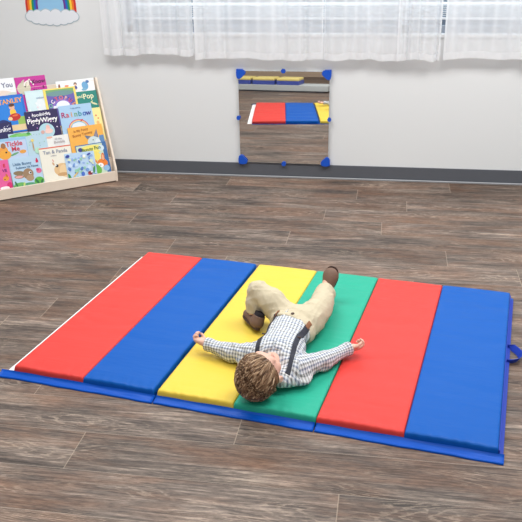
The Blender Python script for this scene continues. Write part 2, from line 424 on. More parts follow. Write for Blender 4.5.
for j in range(NZ):
    for i in range(NX): f.append(tuple(front+k for k in (j*W+i, (j+1)*W+i, (j+1)*W+i+1, j*W+i+1)))
pobj('mirror_sheet', v, f, M['mirror'], mr)
def mfront(z):
    j = min(NZ, max(0, int(z/MH*NZ))); return -0.019+prof[j]
for sx in (-1, 1):
    for sz in (0, 1):
        bm = bmesh.new()
        pts = [(-.012, -.012), (.040, -.012), (.050, .004), (.048, .020), (.030, .034), (.018, .048), (.002, .052), (-.012, .040)]
        P2 = []
        for k in range(len(pts)):
            a, b, c = Vector(pts[k-1]), Vector(pts[k]), Vector(pts[(k+1) % len(pts)])
            P2 += [tuple(b.lerp(a, .3)), tuple(b.lerp(c, .3))]
        zc = MH if sz else 0; zz = mfront(zc)
        q = [(-sx*x + sx*MW/2, (y if not sz else -y) + zc) for x, y in P2]
        if (sx > 0) == (sz == 0): q = q[::-1]
        prism(bm, q, -zz+.002, -zz+.011, wallfn)
        q2 = [(-sx*x + sx*MW/2, (y if not sz else -y) + zc) for x, y in [(-.012, -.012), (.03, -.012), (.03, -.003), (-.003, -.003), (-.003, .03), (-.012, .03)]]
        prism(bm, q2, 0.0005, -zz+.002, wallfn)
        bmesh.ops.recalc_face_normals(bm, faces=bm.faces)
        bobj('corner_guard', bm, M['bracket'], mr)
for (x, z) in ((0, MH+.004), (0, -.004), (-MW/2-.004, MH/2), (MW/2+.004, MH/2)):
    bm = bmesh.new(); zz = mfront(z)
    hx = .017 if x == 0 else .014
    prism(bm, [(x-hx, z), (x-hx*.5, z-.014), (x+hx*.5, z-.014), (x+hx, z), (x+hx*.5, z+.014), (x-hx*.5, z+.014)], -zz+.002, -zz+.009, wallfn)
    bmesh.ops.recalc_face_normals(bm, faces=bm.faces)
    bobj('edge_clip', bm, M['bracket'], mr)

# ------------------------------------------------------------------ folding mat (local frame rotated -8.7 deg)
MR = R_(-8.7)
T = 0.040; PWD = 0.3048; D = 1.219
mt = empty('folding_mat', (0, 0, 0), MR); tag(mt, 'six-panel folding gym mat in red, blue, yellow and green lying on the wood floor', 'mat')
cols = ['v_red', 'v_blue', 'v_yellow', 'v_green', 'v_red', 'v_blue']
plab = ['red panel at the left end', 'blue panel beside the left red one', 'yellow panel', 'green panel', 'red panel right of the green one', 'blue panel at the right end']
gapL = [0, .0008, .006, .0008, .0015, .0008]; gapR = [.0008, .010, .0008, .0015, .0008, 0]
def panel(i):
    x0 = i*PWD+gapL[i]; x1 = (i+1)*PWD-gapR[i]
    NXp, NYp = 40, 110; r = 0.011
    def warp(n, a, b):   # denser near edges
        e = [0, .002, .005, .009]; L = b-a
        return [a+q for q in e] + [a+.014+(L-.028)*k/(n) for k in range(n+1)] + [b-q for q in e[::-1]]
    xs = warp(NXp, x0, x1); ys = warp(NYp, 0.0, D)
    def rnd(d): return 0 if d >= r else r*(1-math.sqrt(max(0, 1-(1-d/r)**2)))
    v = []; f = []
    for y in ys:
        for x in xs:
            dx = min(x-x0, x1-x); dy = min(y, D-y)
            z = T - rnd(dx)*0.55 - rnd(dy)
            inn = min(1, min(dx, dy)/0.05)
            z += 0.0022*inn*noise.noise(Vector((x*5+i*9, y*11, 3.1)))
            # transverse creases in the vinyl
            c = math.sin(y*17+i*1.7+2.2*noise.noise(Vector((x*3+i, y*2, 0))))
            z += -0.0026*max(0, c)**8*min(1, dx/0.03)
            # puckers on the near edge
            if y < 0.10: z += 0.0022*math.sin(x*150+4*noise.noise(Vector((x*20, i, 0)))+y*40)*(1-y/0.10)*min(1, dx/.02)*(0.3+0.7*abs(noise.noise(Vector((x*11, i*3.3, 7)))))
            z += 0.0015*(1-abs(2*(x-x0)/(x1-x0)-1)**2)
            v.append((x, y, z))
    W = len(xs); Hn = len(ys)
    for j in range(Hn-1):
        for k in range(W-1): f.append((j*W+k, j*W+k+1, (j+1)*W+k+1, (j+1)*W+k))
    ring = [k for k in range(W)] + [j*W+W-1 for j in range(1, Hn)] + [(Hn-1)*W+k for k in range(W-2, -1, -1)] + [j*W for j in range(Hn-2, 0, -1)]
    prev = ring
    for zz, out in ((0.020, .0012), (0.0045, 0.0)):
        new = []
        for q in ring:
            x, y, z = v[q]
            ox = (-out if x <= x0+1e-6 else out if x >= x1-1e-6 else 0)*0.3; oy = (-out if y <= 1e-6 else out if y >= D-1e-6 else 0)
            new.append(len(v)); v.append((x+ox, y+oy, zz))
        n = len(ring)
        for k in range(n): f.append((prev[k], new[k], new[(k+1) % n], prev[(k+1) % n]))
        prev = new
    f.append(tuple(prev[::-1]))
    o = pobj('panel', v, f, M[cols[i]], mt); o['label'] = plab[i]
for i in range(6): panel(i)
# base cloth, edge flaps, hook tape, handle
bm = bmesh.new(); box(bm, -0.001, 1.8455, 0.0, D+.01, 0.0, 0.0043, 0.001); bobj('base_cloth', bm, M['v_blue'], mt)
for a in range(3):
    bm = bmesh.new()
    x0 = a*2*PWD+(.002 if a else -.057); x1 = (a+1)*2*PWD-.003 if a < 2 else 1.849
    n = 50; rows = [(-.034, .0005), (-.0345, .004), (-.031, .0085), (-.027, .0065), (-.024, .0060), (-.019, .0100), (-.010, .0105), (-.004, .0150), (-.0005, .0190)]
    g = []
    for k in range(n+1):
        x = x0+(x1-x0)*k/n
        wv = 0.0012*math.sin(x*19+a)+.0008*math.sin(x*53)
        g.append([bm.verts.new((x, y+wv*(1 if y < -.02 else .4), z*(1+.06*math.sin(x*31+y*200)))) for y, z in rows])
    for k in range(n):
        for q in range(len(rows)-1): bm.faces.new((g[k][q], g[k+1][q], g[k+1][q+1], g[k][q+1])).smooth = True
    for e in (0, n):
        b0 = bm.verts.new((g[e][-1].co.x, -.0005, .0005)); bm.faces.new((g[e] + [b0]) if e == n else (g[e] + [b0])[::-1])
    o = bobj('edge_flap', bm, M['v_flap'], mt)
bm = bmesh.new()
for k in range(40):
    pass
box(bm, -.041, -.0015, -.004, D-.004, 0.0005, 0.0050, 0.001); bobj('hook_tape', bm, M['v_white'], mt)
bm = bmesh.new()
box(bm, 1.8293, 1.846, 0.0, D-.02, 0.0045, 0.010, 0.002); box(bm, 1.8293, 1.8335, 0.002, D-.015, 0.010, 0.030, 0.001)
bobj('side_binding', bm, M['v_dblue'], mt)
# webbing carry handle, triangular loop standing on edge beside the right end
bm = bmesh.new()
path = [(1.835, .625, .012), (1.858, .628, .012), (1.876, .640, .014), (1.887, .660, .016), (1.886, .680, .018), (1.874, .705, .018), (1.856, .732, .016), (1.835, .745, .014)]
sec = []
for k, p in enumerate(path):
    a = Vector(path[max(0, k-1)]); b = Vector(path[min(len(path)-1, k+1)]); d = (b-a).normalized(); nrm = Vector((d.y, -d.x, 0))*.0012
    p = Vector(p); tw = Vector((nrm.x*6, nrm.y*6, .013)) if 0 < k < len(path)-1 else Vector((0, 0, .008))
    sec.append([bm.verts.new(p+q) for q in (nrm-tw*.9, nrm+tw, -nrm+tw, -nrm-tw*.9)])
for k in range(len(path)-1):
    for q in range(4): bm.faces.new((sec[k][q], sec[k][(q+1) % 4], sec[k+1][(q+1) % 4], sec[k+1][q])).smooth = False
bm.faces.new(sec[0]); bm.faces.new(sec[-1][::-1]); bmesh.ops.recalc_face_normals(bm, faces=bm.faces)
bobj('carry_handle', bm, M['v_dblue'], mt)

# ------------------------------------------------------------------ implicit surface tools for the child
class Field:
    def __init__(s, lo, hi, h):
        s.lo = np.array(lo, float); s.h = h
        s.n = np.ceil((np.array(hi)-s.lo)/h).astype(int)+1
        s.v = np.full(s.n, 0.06, np.float32)
        s.ax = [s.lo[i]+h*np.arange(s.n[i]) for i in range(3)]
    def sub(s, lo, hi):
        a = np.clip(np.floor((np.array(lo)-s.lo)/s.h).astype(int), 0, s.n-1); b = np.clip(np.ceil((np.array(hi)-s.lo)/s.h).astype(int)+1, 1, s.n)
        sl = tuple(slice(a[i], b[i]) for i in range(3))
        return sl, s.ax[0][sl[0]][:, None, None], s.ax[1][sl[1]][None, :, None], s.ax[2][sl[2]][None, None, :]
    def smin(s, sl, d, k):
        o = s.v[sl]; h = np.clip(.5+.5*(o-d)/k, 0, 1) if k > 0 else (o > d).astype(np.float32)
        s.v[sl] = (o*(1-h)+d*h) - k*h*(1-h)
    def capsule(s, a, b, ra, rb, k=0.01, flat=None):
        a = np.array(a, float); b = np.array(b, float); p = max(ra, rb)+max(k, .004)+2*s.h+0.012
        sl, X, Y, Z = s.sub(np.minimum(a, b)-p, np.maximum(a, b)+p)
        d = b-a; L2 = max(d@d, 1e-9)
        t = np.clip(((X-a[0])*d[0]+(Y-a[1])*d[1]+(Z-a[2])*d[2])/L2, 0, 1)
        dd = np.sqrt((X-a[0]-t*d[0])**2+(Y-a[1]-t*d[1])**2+(Z-a[2]-t*d[2])**2)-(ra+(rb-ra)*t)
        s.smin(sl, dd.astype(np.float32), k)
    def chain(s, pts, k=0.01):
        for (p, r), (q, w) in zip(pts, pts[1:]): s.capsule(p, q, r, w, k)
    def _ell(s, c, r, A, pad):
        c = np.array(c, float); r = np.array(r, float); p = r.max()+pad
        sl, X, Y, Z = s.sub(c-p, c+p)
        X, Y, Z = X-c[0], Y-c[1], Z-c[2]
        A = np.eye(3) if A is None else np.array(A, float)
        q = [(A[i, 0]*X+A[i, 1]*Y+A[i, 2]*Z)/r[i] for i in range(3)]
        k0 = np.sqrt(q[0]**2+q[1]**2+q[2]**2); k1 = np.sqrt((q[0]/r[0])**2+(q[1]/r[1])**2+(q[2]/r[2])**2)+1e-9
        return sl, (k0*(k0-1)/k1).astype(np.float32)
    def ell(s, c, r, A=None, k=0.01):
        sl, d = s._ell(c, r, A, max(k, .004)+2*s.h+0.012); s.smin(sl, d, k)
    def carve(s, c, r, A=None, k=0.005):
        sl, d = s._ell(c, r, A, .012); o = s.v[sl]; d = -d
        h = np.clip(.5-.5*(o-d)/k, 0, 1); s.v[sl] = (o*(1-h)+d*h)+k*h*(1-h)
    def clip(s, p, n, lo, hi):
        """remove the side n points to, within the box lo..hi"""
        n = np.array(n, float); n /= np.linalg.norm(n); sl, X, Y, Z = s.sub(lo, hi)
        s.v[sl] = np.maximum(s.v[sl], ((X-p[0])*n[0]+(Y-p[1])*n[1]+(Z-p[2])*n[2]).astype(np.float32))
    def clipball(s, p, n, R):
        """same but only within radius R of p"""
        n = np.array(n, float); n /= np.linalg.norm(n); p = np.array(p, float); sl, X, Y, Z = s.sub(p-R, p+R)
        d = ((X-p[0])*n[0]+(Y-p[1])*n[1]+(Z-p[2])*n[2]).astype(np.float32)
        m = np.sqrt((X-p[0])**2+(Y-p[1])**2+(Z-p[2])**2) < R
        s.v[sl] = np.where(m, np.maximum(s.v[sl], d), s.v[sl])
    def surface(s, iters=2):
        v = s.v; neg = v < 0
        cs = [(i, j, k) for i in (0, 1) for j in (0, 1) for k in (0, 1)]
        nx, ny, nz = v.shape
        def cor(a, c): return a[c[0]:nx-1+c[0], c[1]:ny-1+c[1], c[2]:nz-1+c[2]]
        cnt = sum(cor(neg, c).astype(np.int8) for c in cs)
        act = (cnt > 0) & (cnt < 8)
        idx = np.argwhere(act); N = len(idx)
        vals = {c: v[idx[:, 0]+c[0], idx[:, 1]+c[1], idx[:, 2]+c[2]].astype(float) for c in cs}
        acc = np.zeros((N, 3)); w = np.zeros(N)
        for c in cs:
            for a in range(3):
                if c[a] == 0:
                    c2 = list(c); c2[a] = 1; c2 = tuple(c2)
                    v0, v1 = vals[c], vals[c2]; m = (v0 < 0) != (v1 < 0)
                    t = np.where(m, v0/np.where(m, v0-v1, 1), 0)
                    p = np.array(c, float)[None, :].repeat(N, 0); p[:, a] += t
                    acc[m] += p[m]; w[m] += 1
        P = s.lo + s.h*(idx + acc/w[:, None])
        mp = np.full(act.shape, -1, np.int64); mp[act] = np.arange(N)
        F = []
        for a in range(3):
            b, c = (a+1) % 3, (a+2) % 3
            sl0 = [slice(1, -1)]*3; sl0[a] = slice(0, -1); sl1 = list(sl0); sl1[a] = slice(1, None)
            n0 = neg[tuple(sl0)]; n1 = neg[tuple(sl1)]
            e = np.argwhere(n0 != n1); 
            s0 = n0[n0 != n1]
            base = e.copy(); 
            for q in (b, c): base[:, q] += 1
            def g(db, dc):
                t = base.copy(); t[:, b] -= db; t[:, c] -= dc
                return mp[t[:, 0], t[:, 1], t[:, 2]]
            quad = np.stack([g(1, 1), g(0, 1), g(0, 0), g(1, 0)], 1)
            quad[~s0] = quad[~s0][:, ::-1]
            F.append(quad)
        F = np.concatenate(F)
        # laplacian smoothing
        for _ in range(iters):
            sm = np.zeros_like(P); ct = np.zeros(N)
            for q in range(4):
                i, j = F[:, q], F[:, (q+1) % 4]
                for d in range(3):
                    sm[:, d] += np.bincount(i, P[j, d], N) + np.bincount(j, P[i, d], N)
                ct += np.bincount(i, minlength=N) + np.bincount(j, minlength=N)
            P = P*0.5 + 0.5*sm/np.maximum(ct, 1)[:, None]
        return P, F
def field_mesh(name, F_, m, parent, origin, iters=2, min_frac=0.02):
    P, F = F_.surface(iters)
    me = bpy.data.meshes.new(name)
    me.vertices.add(len(P)); me.vertices.foreach_set('co', (P-np.array(origin)).ravel())
    me.loops.add(len(F)*4); me.loops.foreach_set('vertex_index', F.ravel().astype(np.int32))
    me.polygons.add(len(F)); me.polygons.foreach_set('loop_start', np.arange(len(F))*4); me.polygons.foreach_set('loop_total', np.full(len(F), 4))
    me.update(calc_edges=True); me.validate()
    me.polygons.foreach_set('use_smooth', [True]*len(me.polygons))
    return link(name, me, parent, m), P, F

# ------------------------------------------------------------------ the child (coordinates in the mat frame)
def V3(*a): return np.array(a, float)
def rot_to_world(x, y, z=0):
    c, s = math.cos(MR), math.sin(MR); return (c*x-s*y, s*x+c*y, z)
OR = V3(1.0, 0.38, T)
child = empty('person', rot_to_world(OR[0], OR[1], OR[2]+.003), MR)
tag(child, 'small child lying on the mat, arms spread, in checked shirt and khaki trousers', 'person')

HL, HR = V3(.940, .565, .108), V3(1.046, .540, .108)
KL, AL = V3(.812, .610, .190), V3(.802, .585, .088)
KR, AR = V3(1.066, .685, .116), V3(1.040, .862, .088)
PEL, WAI, CHE, NCK = V3(.988, .548, .105), V3(.996, .430, .108), V3(1.006, .285, .112), V3(1.004, .195, .108)
SL, SR = V3(.922, .262, .095), V3(1.092, .205, .095)
EL, WL = V3(.800, .282, .075), V3(.700, .294, .085)
ER, WR = V3(1.168, .318, .072), V3(1.238, .430, .075)
HC = V3(.994, .068, .132)
hu = V3(-.12, -1, .62); hu /= np.linalg.norm(hu)
hf = V3(.24, .2, 1.0); hf -= hu*(hf@hu); hf /= np.linalg.norm(hf)
hr = np.cross(hf, hu)          # child's right = +x side
if hr[0] < 0: hr = -hr
HA = np.array([hr, hf, hu])
def hp(r, f, u): return HC + hr*r + hf*f + hu*u

BF = Field((.60, -.05, .035), (1.32, 1.02, .32), 0.0032)
# trunk and limbs (under the clothes)
BF.ell(CHE, (.078, .095, .050), None, .0)
BF.ell(WAI, (.072, .11, .048), None, .03)
BF.ell(PEL, (.080, .07, .050), None, .03)
BF.chain([(SL, .030), (EL, .024), (WL, .0165)], .02)
BF.chain([(SR, .030), (ER, .024), (WR, .0165)], .02)
BF.chain([(HL, .050), (KL, .036), (AL, .024)], .02)
BF.chain([(HR, .050), (KR, .036), (AR, .024)], .02)
BF.chain([(AL, .024), (AL+V3(-.04, .05, -.03), .018)], .01)
BF.chain([(AR, .024), (AR+V3(0, .04, .05), .018)], .01)
BF.capsule(NCK+V3(0, .03, -.005), hp(0, -.012, -.06), .034, .034, .02)
# skull, jaw, cheeks
BF.ell(hp(0, -.006, .012), (.066, .078, .074), HA, .02)
BF.ell(hp(0, .014, -.030), (.052, .058, .060), HA, .02)
BF.ell(hp(0, .040, -.062), (.026, .026, .022), HA, .02)
for s_ in (-1, 1):
    BF.ell(hp(s_*.030, .044, -.035), (.022, .020, .022), HA, .012)      # cheek
    BF.carve(hp(s_*.026, .080, .000), (.016, .012, .010), HA, .008)     # eye socket
    BF.ell(hp(s_*.026, .062, -.001), (.0115, .011, .0105), HA, .002)    # lid
    BF.ell(hp(s_*.073, .012, -.014), (.009, .015, .022), HA, .004)     # ear
    BF.carve(hp(s_*.084, .015, -.013), (.006, .008, .013), HA, .003)
BF.ell(hp(0, .066, .018), (.040, .012, .010), HA, .012)                 # brow
BF.capsule(hp(0, .068, .002), hp(0, .078, -.024), .006, .0080, .008)    # nose
for s_ in (-1, 1): BF.ell(hp(s_*.007, .077, -.026), (.006, .006, .005), HA, .004)
BF.ell(hp(0, .070, -.040), (.016, .007, .005), HA, .003); BF.ell(hp(0, .069, -.048), (.014, .007, .005), HA, .003)
BF.carve(hp(0, .079, -.044), (.014, .006, .0016), HA, .002)
# hands: palm, four unequal bent fingers, thumb from the side of the palm
def hand(w, d, upv, side, L=0.040, curl=(38, 55, 45), spread=1.0):
    d = d/np.linalg.norm(d); upv = upv-d*(upv@d); upv /= np.linalg.norm(upv); sd = np.cross(d, upv)*side   # toward thumb
    pc = w+d*.026
    A = np.array([d, sd, upv])
    BF.capsule(w-d*.005, w+d*.012, .0155, .0150, .006)
    BF.ell(pc, (.026, .0215, .0125), A, .008)
    BF.ell(w+d*.018+sd*.012+upv*.006, (.016, .010, .009), A, .005)      # thumb mound
    lens = [.030, .034, .031, .025]
    for i in range(4):
        off = (1.5-i)*.0098
        p = pc + d*(.019-abs(i-1.2)*.0022) + sd*off
        ang = 0; fd = d + sd*(1.5-i)*.10*spread; fd /= np.linalg.norm(fd)
        r = .0062-.0004*abs(i-1.3)
        for q, seg in enumerate((.42, .32, .26)):
            ang += R_(curl[q]*(1+.12*(i-1.5)))
            v_ = fd*math.cos(ang)+upv*math.sin(ang)
            p2 = p+v_*lens[i]*seg*1.15; BF.capsule(p, p2, r, r*.92, .0015); p = p2; r *= .92
    p = w+d*.016+sd*.017+upv*.004
    for v_, l, r in ((d*.55+sd*.72+upv*.35, .015, .0076), (d*.85+sd*.15+upv*.6, .013, .0068), (d*.7-sd*.35+upv*.55, .010, .0060)):
        v_ = v_/np.linalg.norm(v_); p2 = p+v_*l; BF.capsule(p, p2, r, r*.92, .002); p = p2
hand(WL+V3(-.012, .003, .002), V3(-1, .30, .10), V3(.25, .35, .9), 1, curl=(50, 60, 45))
hand(WR+V3(.004, .008, .000), V3(.88, .48, .02), V3(-.25, .2, .95), 1, curl=(48, 58, 42))
BF.v = np.maximum(BF.v, (.0415-BF.ax[2])[None, None, :].astype(np.float32))
body, bP, bFc = field_mesh('body', BF, [M['skin']], child, OR, 1)
body['label'] = 'fair skinned head, neck and hands'
# lips and lash colours as zones of the one skin mesh
me = body.data
me.materials.append(mat('lips', srgb(206, 120, 116), 0.45)); me.materials.append(mat('eyelash', srgb(84, 60, 48), 0.7))
cen = bP[bFc].mean(1); loc = (cen-HC)@HA.T
mi = np.zeros(len(bFc), np.int32)
lip = (np.abs(loc[:, 0]) < .014) & (loc[:, 1] > .071) & (np.abs(loc[:, 2]+.044) < .0075); mi[lip] = 1
for s_ in (-1, 1):
    la = (np.abs(loc[:, 0]-s_*.026) < .0105) & (loc[:, 1] > .060) & (np.abs(loc[:, 2]+.0035+12*(loc[:, 0]-s_*.026)**2) < .0016); mi[la] = 2
if len(me.polygons) == len(mi): me.polygons.foreach_set('material_index', mi)

# --- shirt
rngn = np.random.RandomState(3)
def folds(F_, amp, seed, freq=60):
    r = np.random.RandomState(seed); X, Y, Z = F_.ax[0][:, None, None], F_.ax[1][None, :, None], F_.ax[2][None, None, :]
    tot = 0
    for _ in range(5):
        d = r.randn(3); d /= np.linalg.norm(d); d2 = r.randn(3); fr = freq*(0.5+r.rand())
        wv = np.sin(fr*(d[0]*X+d[1]*Y+d[2]*Z)+1.6*np.sin(fr*.45*(d2[0]*X+d2[1]*Y+d2[2]*Z)))
        tot = tot + (1-np.abs(wv))**2
    F_.v += (amp*(tot/5-.33)*-1).astype(np.float32)
SF = Field((.64, .02, .038), (1.28, .64, .21), 0.0032)
SF.ell(CHE+V3(0, .01, .0), (.094, .105, .062), None, 0)
SF.ell(WAI+V3(.0, 0, .002), (.088, .13, .060), None, .03)
SF.ell(PEL+V3(0, -.02, 0), (.088, .07, .058), None, .03)
SF.chain([(CHE+V3(-.045, -.02, -.004), .048), (SL+V3(.01, -.01, 0), .042)], .025)
SF.chain([(CHE+V3(.045, -.04, -.008), .050), (SR+V3(-.008, -.012, -.004), .042)], .03)
SF.ell((1.052, .150, .078), (.052, .050, .034), None, .025)
SF.chain([(SL, .044), (EL+V3(.01, -.006, .0), .036), (WL+V3(.0, 0, 0), .023), (WL+V3(-.02, .003, 0), .022)], .022)
SF.chain([(SR, .043), (ER, .035), (WR, .023), (WR+V3(.010, .016, 0), .022)], .022)
SF.ell(SL+V3(-.03, -.028, -.03), (.05, .022, .018), None, .02)
SF.ell(SR+V3(.02, -.015, -.028), (.045, .05, .020), None, .03)
folds(SF, .0100, 5, 66)
SF.clipball(WL+V3(-.006, .001, 0), (-1, .12, .02), .045)
SF.clipball(WR+V3(.004, .007, 0), (.55, .83, 0), .045)
SF.v = np.maximum(SF.v, (.0415-SF.ax[2])[None, None, :].astype(np.float32))
# neck opening
SF.carve(hp(.0, -.005, -.085), (.043, .040, .05), HA, .004)
SF.carve(HC, (.070, .085, .085), HA, .004)

def shirt_material():
    m = bpy.data.materials.new('checked_cotton'); m.use_nodes = True; nt = m.node_tree; B = NB(nt); P = nt.nodes['Principled BSDF']
    at = B.n('ShaderNodeAttribute', attribute_name='cloth'); x, y, z = B.sep(at.outputs['Vector'])
    S = 0.0125
    def stripe(c): return B.m('LESS_THAN', B.m('FRACT', B.m('DIVIDE', c, S)), 0.48)
    a, b = stripe(x), stripe(y)
    c = B.ramp(B.m('DIVIDE', B.m('ADD', a, b), 2.0), [(0.0, srgb(222, 224, 226)), (0.99, srgb(116, 124, 142)), (0.5, srgb(176, 182, 194))])
    c2 = B.ramp(B.m('DIVIDE', B.m('ADD', a, b), 2.0), [(0.0, srgb(222, 224, 226)), (0.99, srgb(122, 124, 128)), (0.5, srgb(182, 183, 182))])
    alt = B.m('LESS_THAN', B.m('FRACT', B.m('DIVIDE', y, S*2)), 0.5)
    B.put(P.inputs['Base Color'], B.mix(alt, c, c2)); P.inputs['Roughness'].default_value = 0.85; P.inputs['Specular IOR Level'].default_value = 0.2
    return m
M['shirt'] = shirt_material()
shirt, sP, sFc = field_mesh('shirt', SF, [M['shirt']], child, OR, 1)
shirt['label'] = 'white and grey-blue checked long sleeve shirt'
def dist_seg(P, a, b):
    d = b-a; t = np.clip(((P-a)@d)/(d@d), 0, 1); return np.linalg.norm(P-a-t[:, None]*d, axis=1)
cl = np.zeros_like(sP)
dT = np.minimum(dist_seg(sP, NCK, PEL)-.085, 1)
dLs = np.minimum(dist_seg(sP, SL+V3(-.02, 0, 0), EL), dist_seg(sP, EL, WL))-.036
dRs = np.minimum(dist_seg(sP, SR+V3(.01, .02, 0), ER), dist_seg(sP, ER, WR))-.036
th_t = math.atan2(PEL[0]-CHE[0], PEL[1]-CHE[1])
dx, dy = sP[:, 0]-1.0, sP[:, 1]-.4
ang = np.arctan2(dx, sP[:, 2]-.10)
cl[:, 0] = dx*math.cos(.06)-dy*math.sin(-.06) + .02*np.sign(dx)*np.maximum(0, np.abs(dx)-.07)*0; cl[:, 1] = dy - 1.2*np.maximum(0, .0)
for mask, a, b in (((dLs < dT) & (dLs < dRs), SL, WL), ((dRs < dT) & (dRs < dLs), SR, WR)):
    d = (b-a)/np.linalg.norm(b-a); n_ = np.cross(d, V3(0, 0, 1)); n_ /= np.linalg.norm(n_)
    q = sP[mask]-a; up_ = np.cross(n_, d); cl[mask, 0] = q@d; cl[mask, 1] = np.arctan2(q@n_, (q@up_)*np.sign(up_[2]))*.032
at = shirt.data.attributes.new('cloth', 'FLOAT_VECTOR', 'POINT'); at.data.foreach_set('vector', cl.ravel())

# --- trousers
TF = Field((.74, .37, .038), (1.16, .93, .31), 0.0032)
TF.ell(PEL+V3(0, .005, .0), (.098, .078, .066), None, 0)
TF.ell(PEL+V3(0, -.06, .0), (.097, .09, .0655), None, .02)
TF.ell(PEL+V3(.018, -.09, -.002), (.092, .07, .0655), None, .02)
KLm = (KL+AL)/2
TF.chain([(HL, .062), ((HL+KL)/2+V3(.004, 0, .006), .058), (KL+V3(0, 0, -.004), .046), (KLm+V3(-.004, 0, 0), .043), (AL+V3(0, 0, .014), .038)], .012)
TF.chain([(HR, .064), ((HR+KR)/2, .060), (KR, .052), ((KR+AR)/2, .048), (AR+V3(0, .0, .004), .044), (AR+V3(0, .04, .004), .044)], .012)
folds(TF, .0115, 11, 58)
TF.v = np.maximum(TF.v, (.0415-TF.ax[2])[None, None, :].astype(np.float32))
TF.clipball(AL+V3(0, 0, .008), AL-KL, .06)
TF.clipball(AR+V3(0, .022, 0), (.10, 1, .05), .07)
wn_ = V3(-.36, -1, 0.0)
TF.clip((.985, .466, .1), wn_, (.86, .37, .03), (1.16, .54, .20))
trous, tP, tFc = field_mesh('trousers', TF, [M['khaki']], child, OR, 2)
trous['label'] = 'khaki trousers'

# --- shoes
def shoe(heel, toe, upd, name_label):
    d = toe-heel; L = np.linalg.norm(d); d = d/L; upd = upd-d*(upd@d); upd /= np.linalg.norm(upd); s = np.cross(d, upd); A = np.array([d, s, upd])
    pad = .05
    lo = np.minimum(heel, toe)-.07; hi = np.maximum(heel, toe)+.07
    G = Field(lo, hi, .0028)
    G.ell(heel+d*.026+upd*.016, (.030, .025, .030), A, 0)
    G.ell(heel+d*L*.5+upd*.014, (.050, .029, .028), A, .015)
    G.ell(toe-d*.036+upd*.012, (.036, .035, .023), A, .015)
    G.capsule(heel+d*.028+upd*.018, heel+d*.028+upd*.048, .026, .026, .012)
    q = heel+upd*.0
    G.clip(heel+upd*.0, -upd, lo, hi)
    G.clip(heel+upd*.050, upd, lo, hi)
    G.carve(heel+d*.028+upd*.055, (.020, .019, .018), A, .003)
    o, P_, F_ = field_mesh('shoe', G, [M['leather'], M['leather2']], child, OR, 1)
    o['label'] = name_label
    # welt / sole
    bm = bmesh.new(); n = 28; rings = []
    prof_ = []
    for i in range(n):
        a = 2*math.pi*i/n; cx = math.cos(a); wy = math.sin(a)
        xx = L/2+(L/2+.006)*cx; wdt = .031+.007*math.tanh(3*cx) 
        prof_.append(heel+d*xx+s*(wdt*abs(wy)**.75*(1 if wy > 0 else -1)))
    top = [bm.verts.new(tuple(p+upd*.004-OR)) for p in prof_]; bot = [bm.verts.new(tuple(p-upd*.006-OR)) for p in prof_]
    bm.faces.new(top); bm.faces.new(bot[::-1])
    for i in range(n): bm.faces.new((top[i], bot[i], bot[(i+1) % n], top[(i+1) % n]))
    bmesh.ops.recalc_face_normals(bm, faces=bm.faces)
    so = bobj('sole', bm, M['sole'], o)
    bm = bmesh.new()      # laces
    for j in range(3):
        c_ = heel+d*(L*.46+j*.014)+upd*(.041-.004*j)
        tube(bm, [tuple(c_-s*.013-upd*.006-OR), tuple(c_-OR), tuple(c_+s*.013-upd*.006-OR)], .0018, 6)
    bobj('laces', bm, M['sole'], o)
    bm = bmesh.new(); c_ = heel+d*.028-OR
    tube(bm, [tuple(c_+upd*.03), tuple(c_+upd*(.092 if toe[2] > .12 else .064))], .0225, 16); bobj('sock', bm, M['sock'], o)
shoe(V3(.838, .512, .062), V3(.752, .640, .057), V3(.25, .25, .93), 'brown leather shoe on the bent leg')
shoe(V3(1.036, .900, .054), V3(1.058, .936, .188), V3(0, -1, .3), 'brown leather shoe on the straight leg, toe up')

# --- hair: scalp cap and strands
hv = bpy.data.materials.new('brown_hair'); hv.use_nodes = True; _B = NB(hv.node_tree); _P = hv.node_tree.nodes['Principled BSDF']
_a = _B.n('ShaderNodeAttribute', attribute_name='tone')
_B.put(_P.inputs['Base Color'], _B.ramp(_a.outputs['Fac'], [(0.0, srgb(80, 54, 36)), (1.0, srgb(240, 212, 178)), (0.36, srgb(136, 102, 74)), (0.66, srgb(190, 156, 122))]))
_P.inputs['Roughness'].default_value = 0.42; _P.inputs['Specular IOR Level'].default_value = 0.5
SC_C = hp(0, -.006, .010); SR_ = np.array([.0730, .0880, .0830])
def scalp(dv, lift=0.0): return SC_C + (dv*(SR_+lift))@HA
def hairy(dv): return dv[1] < .31+1.0*dv[2]  and not (abs(dv[0]) > .78 and dv[2] < .10 and dv[1] > -.12)
vs, fs, tone = [], [], []
NU, NV = 96, 64
cap_id = -np.ones((NV+1, NU), int)
for j in range(NV+1):
    for i in range(NU):
        th_ = math.pi*j/NV; ph_ = 2*math.pi*i/NU
        dv = np.array([math.sin(th_)*math.cos(ph_), math.sin(th_)*math.sin(ph_), math.cos(th_)])
        cap_id[j, i] = len(vs); vs.append(scalp(dv, .001)); tone.append(0.12)
for j in range(NV):
    for i in range(NU):
        th_ = math.pi*(j+.5)/NV; ph_ = 2*math.pi*(i+.5)/NU
        dv = np.array([math.sin(th_)*math.cos(ph_), math.sin(th_)*math.sin(ph_), math.cos(th_)])
        if hairy(dv): fs.append((cap_id[j, i], cap_id[j+1, i], cap_id[j+1, (i+1) % NU], cap_id[j, (i+1) % NU]))
rs_ = random.Random(9)
whorl = np.array([.46, .85, .26]); whorl /= np.linalg.norm(whorl)
count = 0
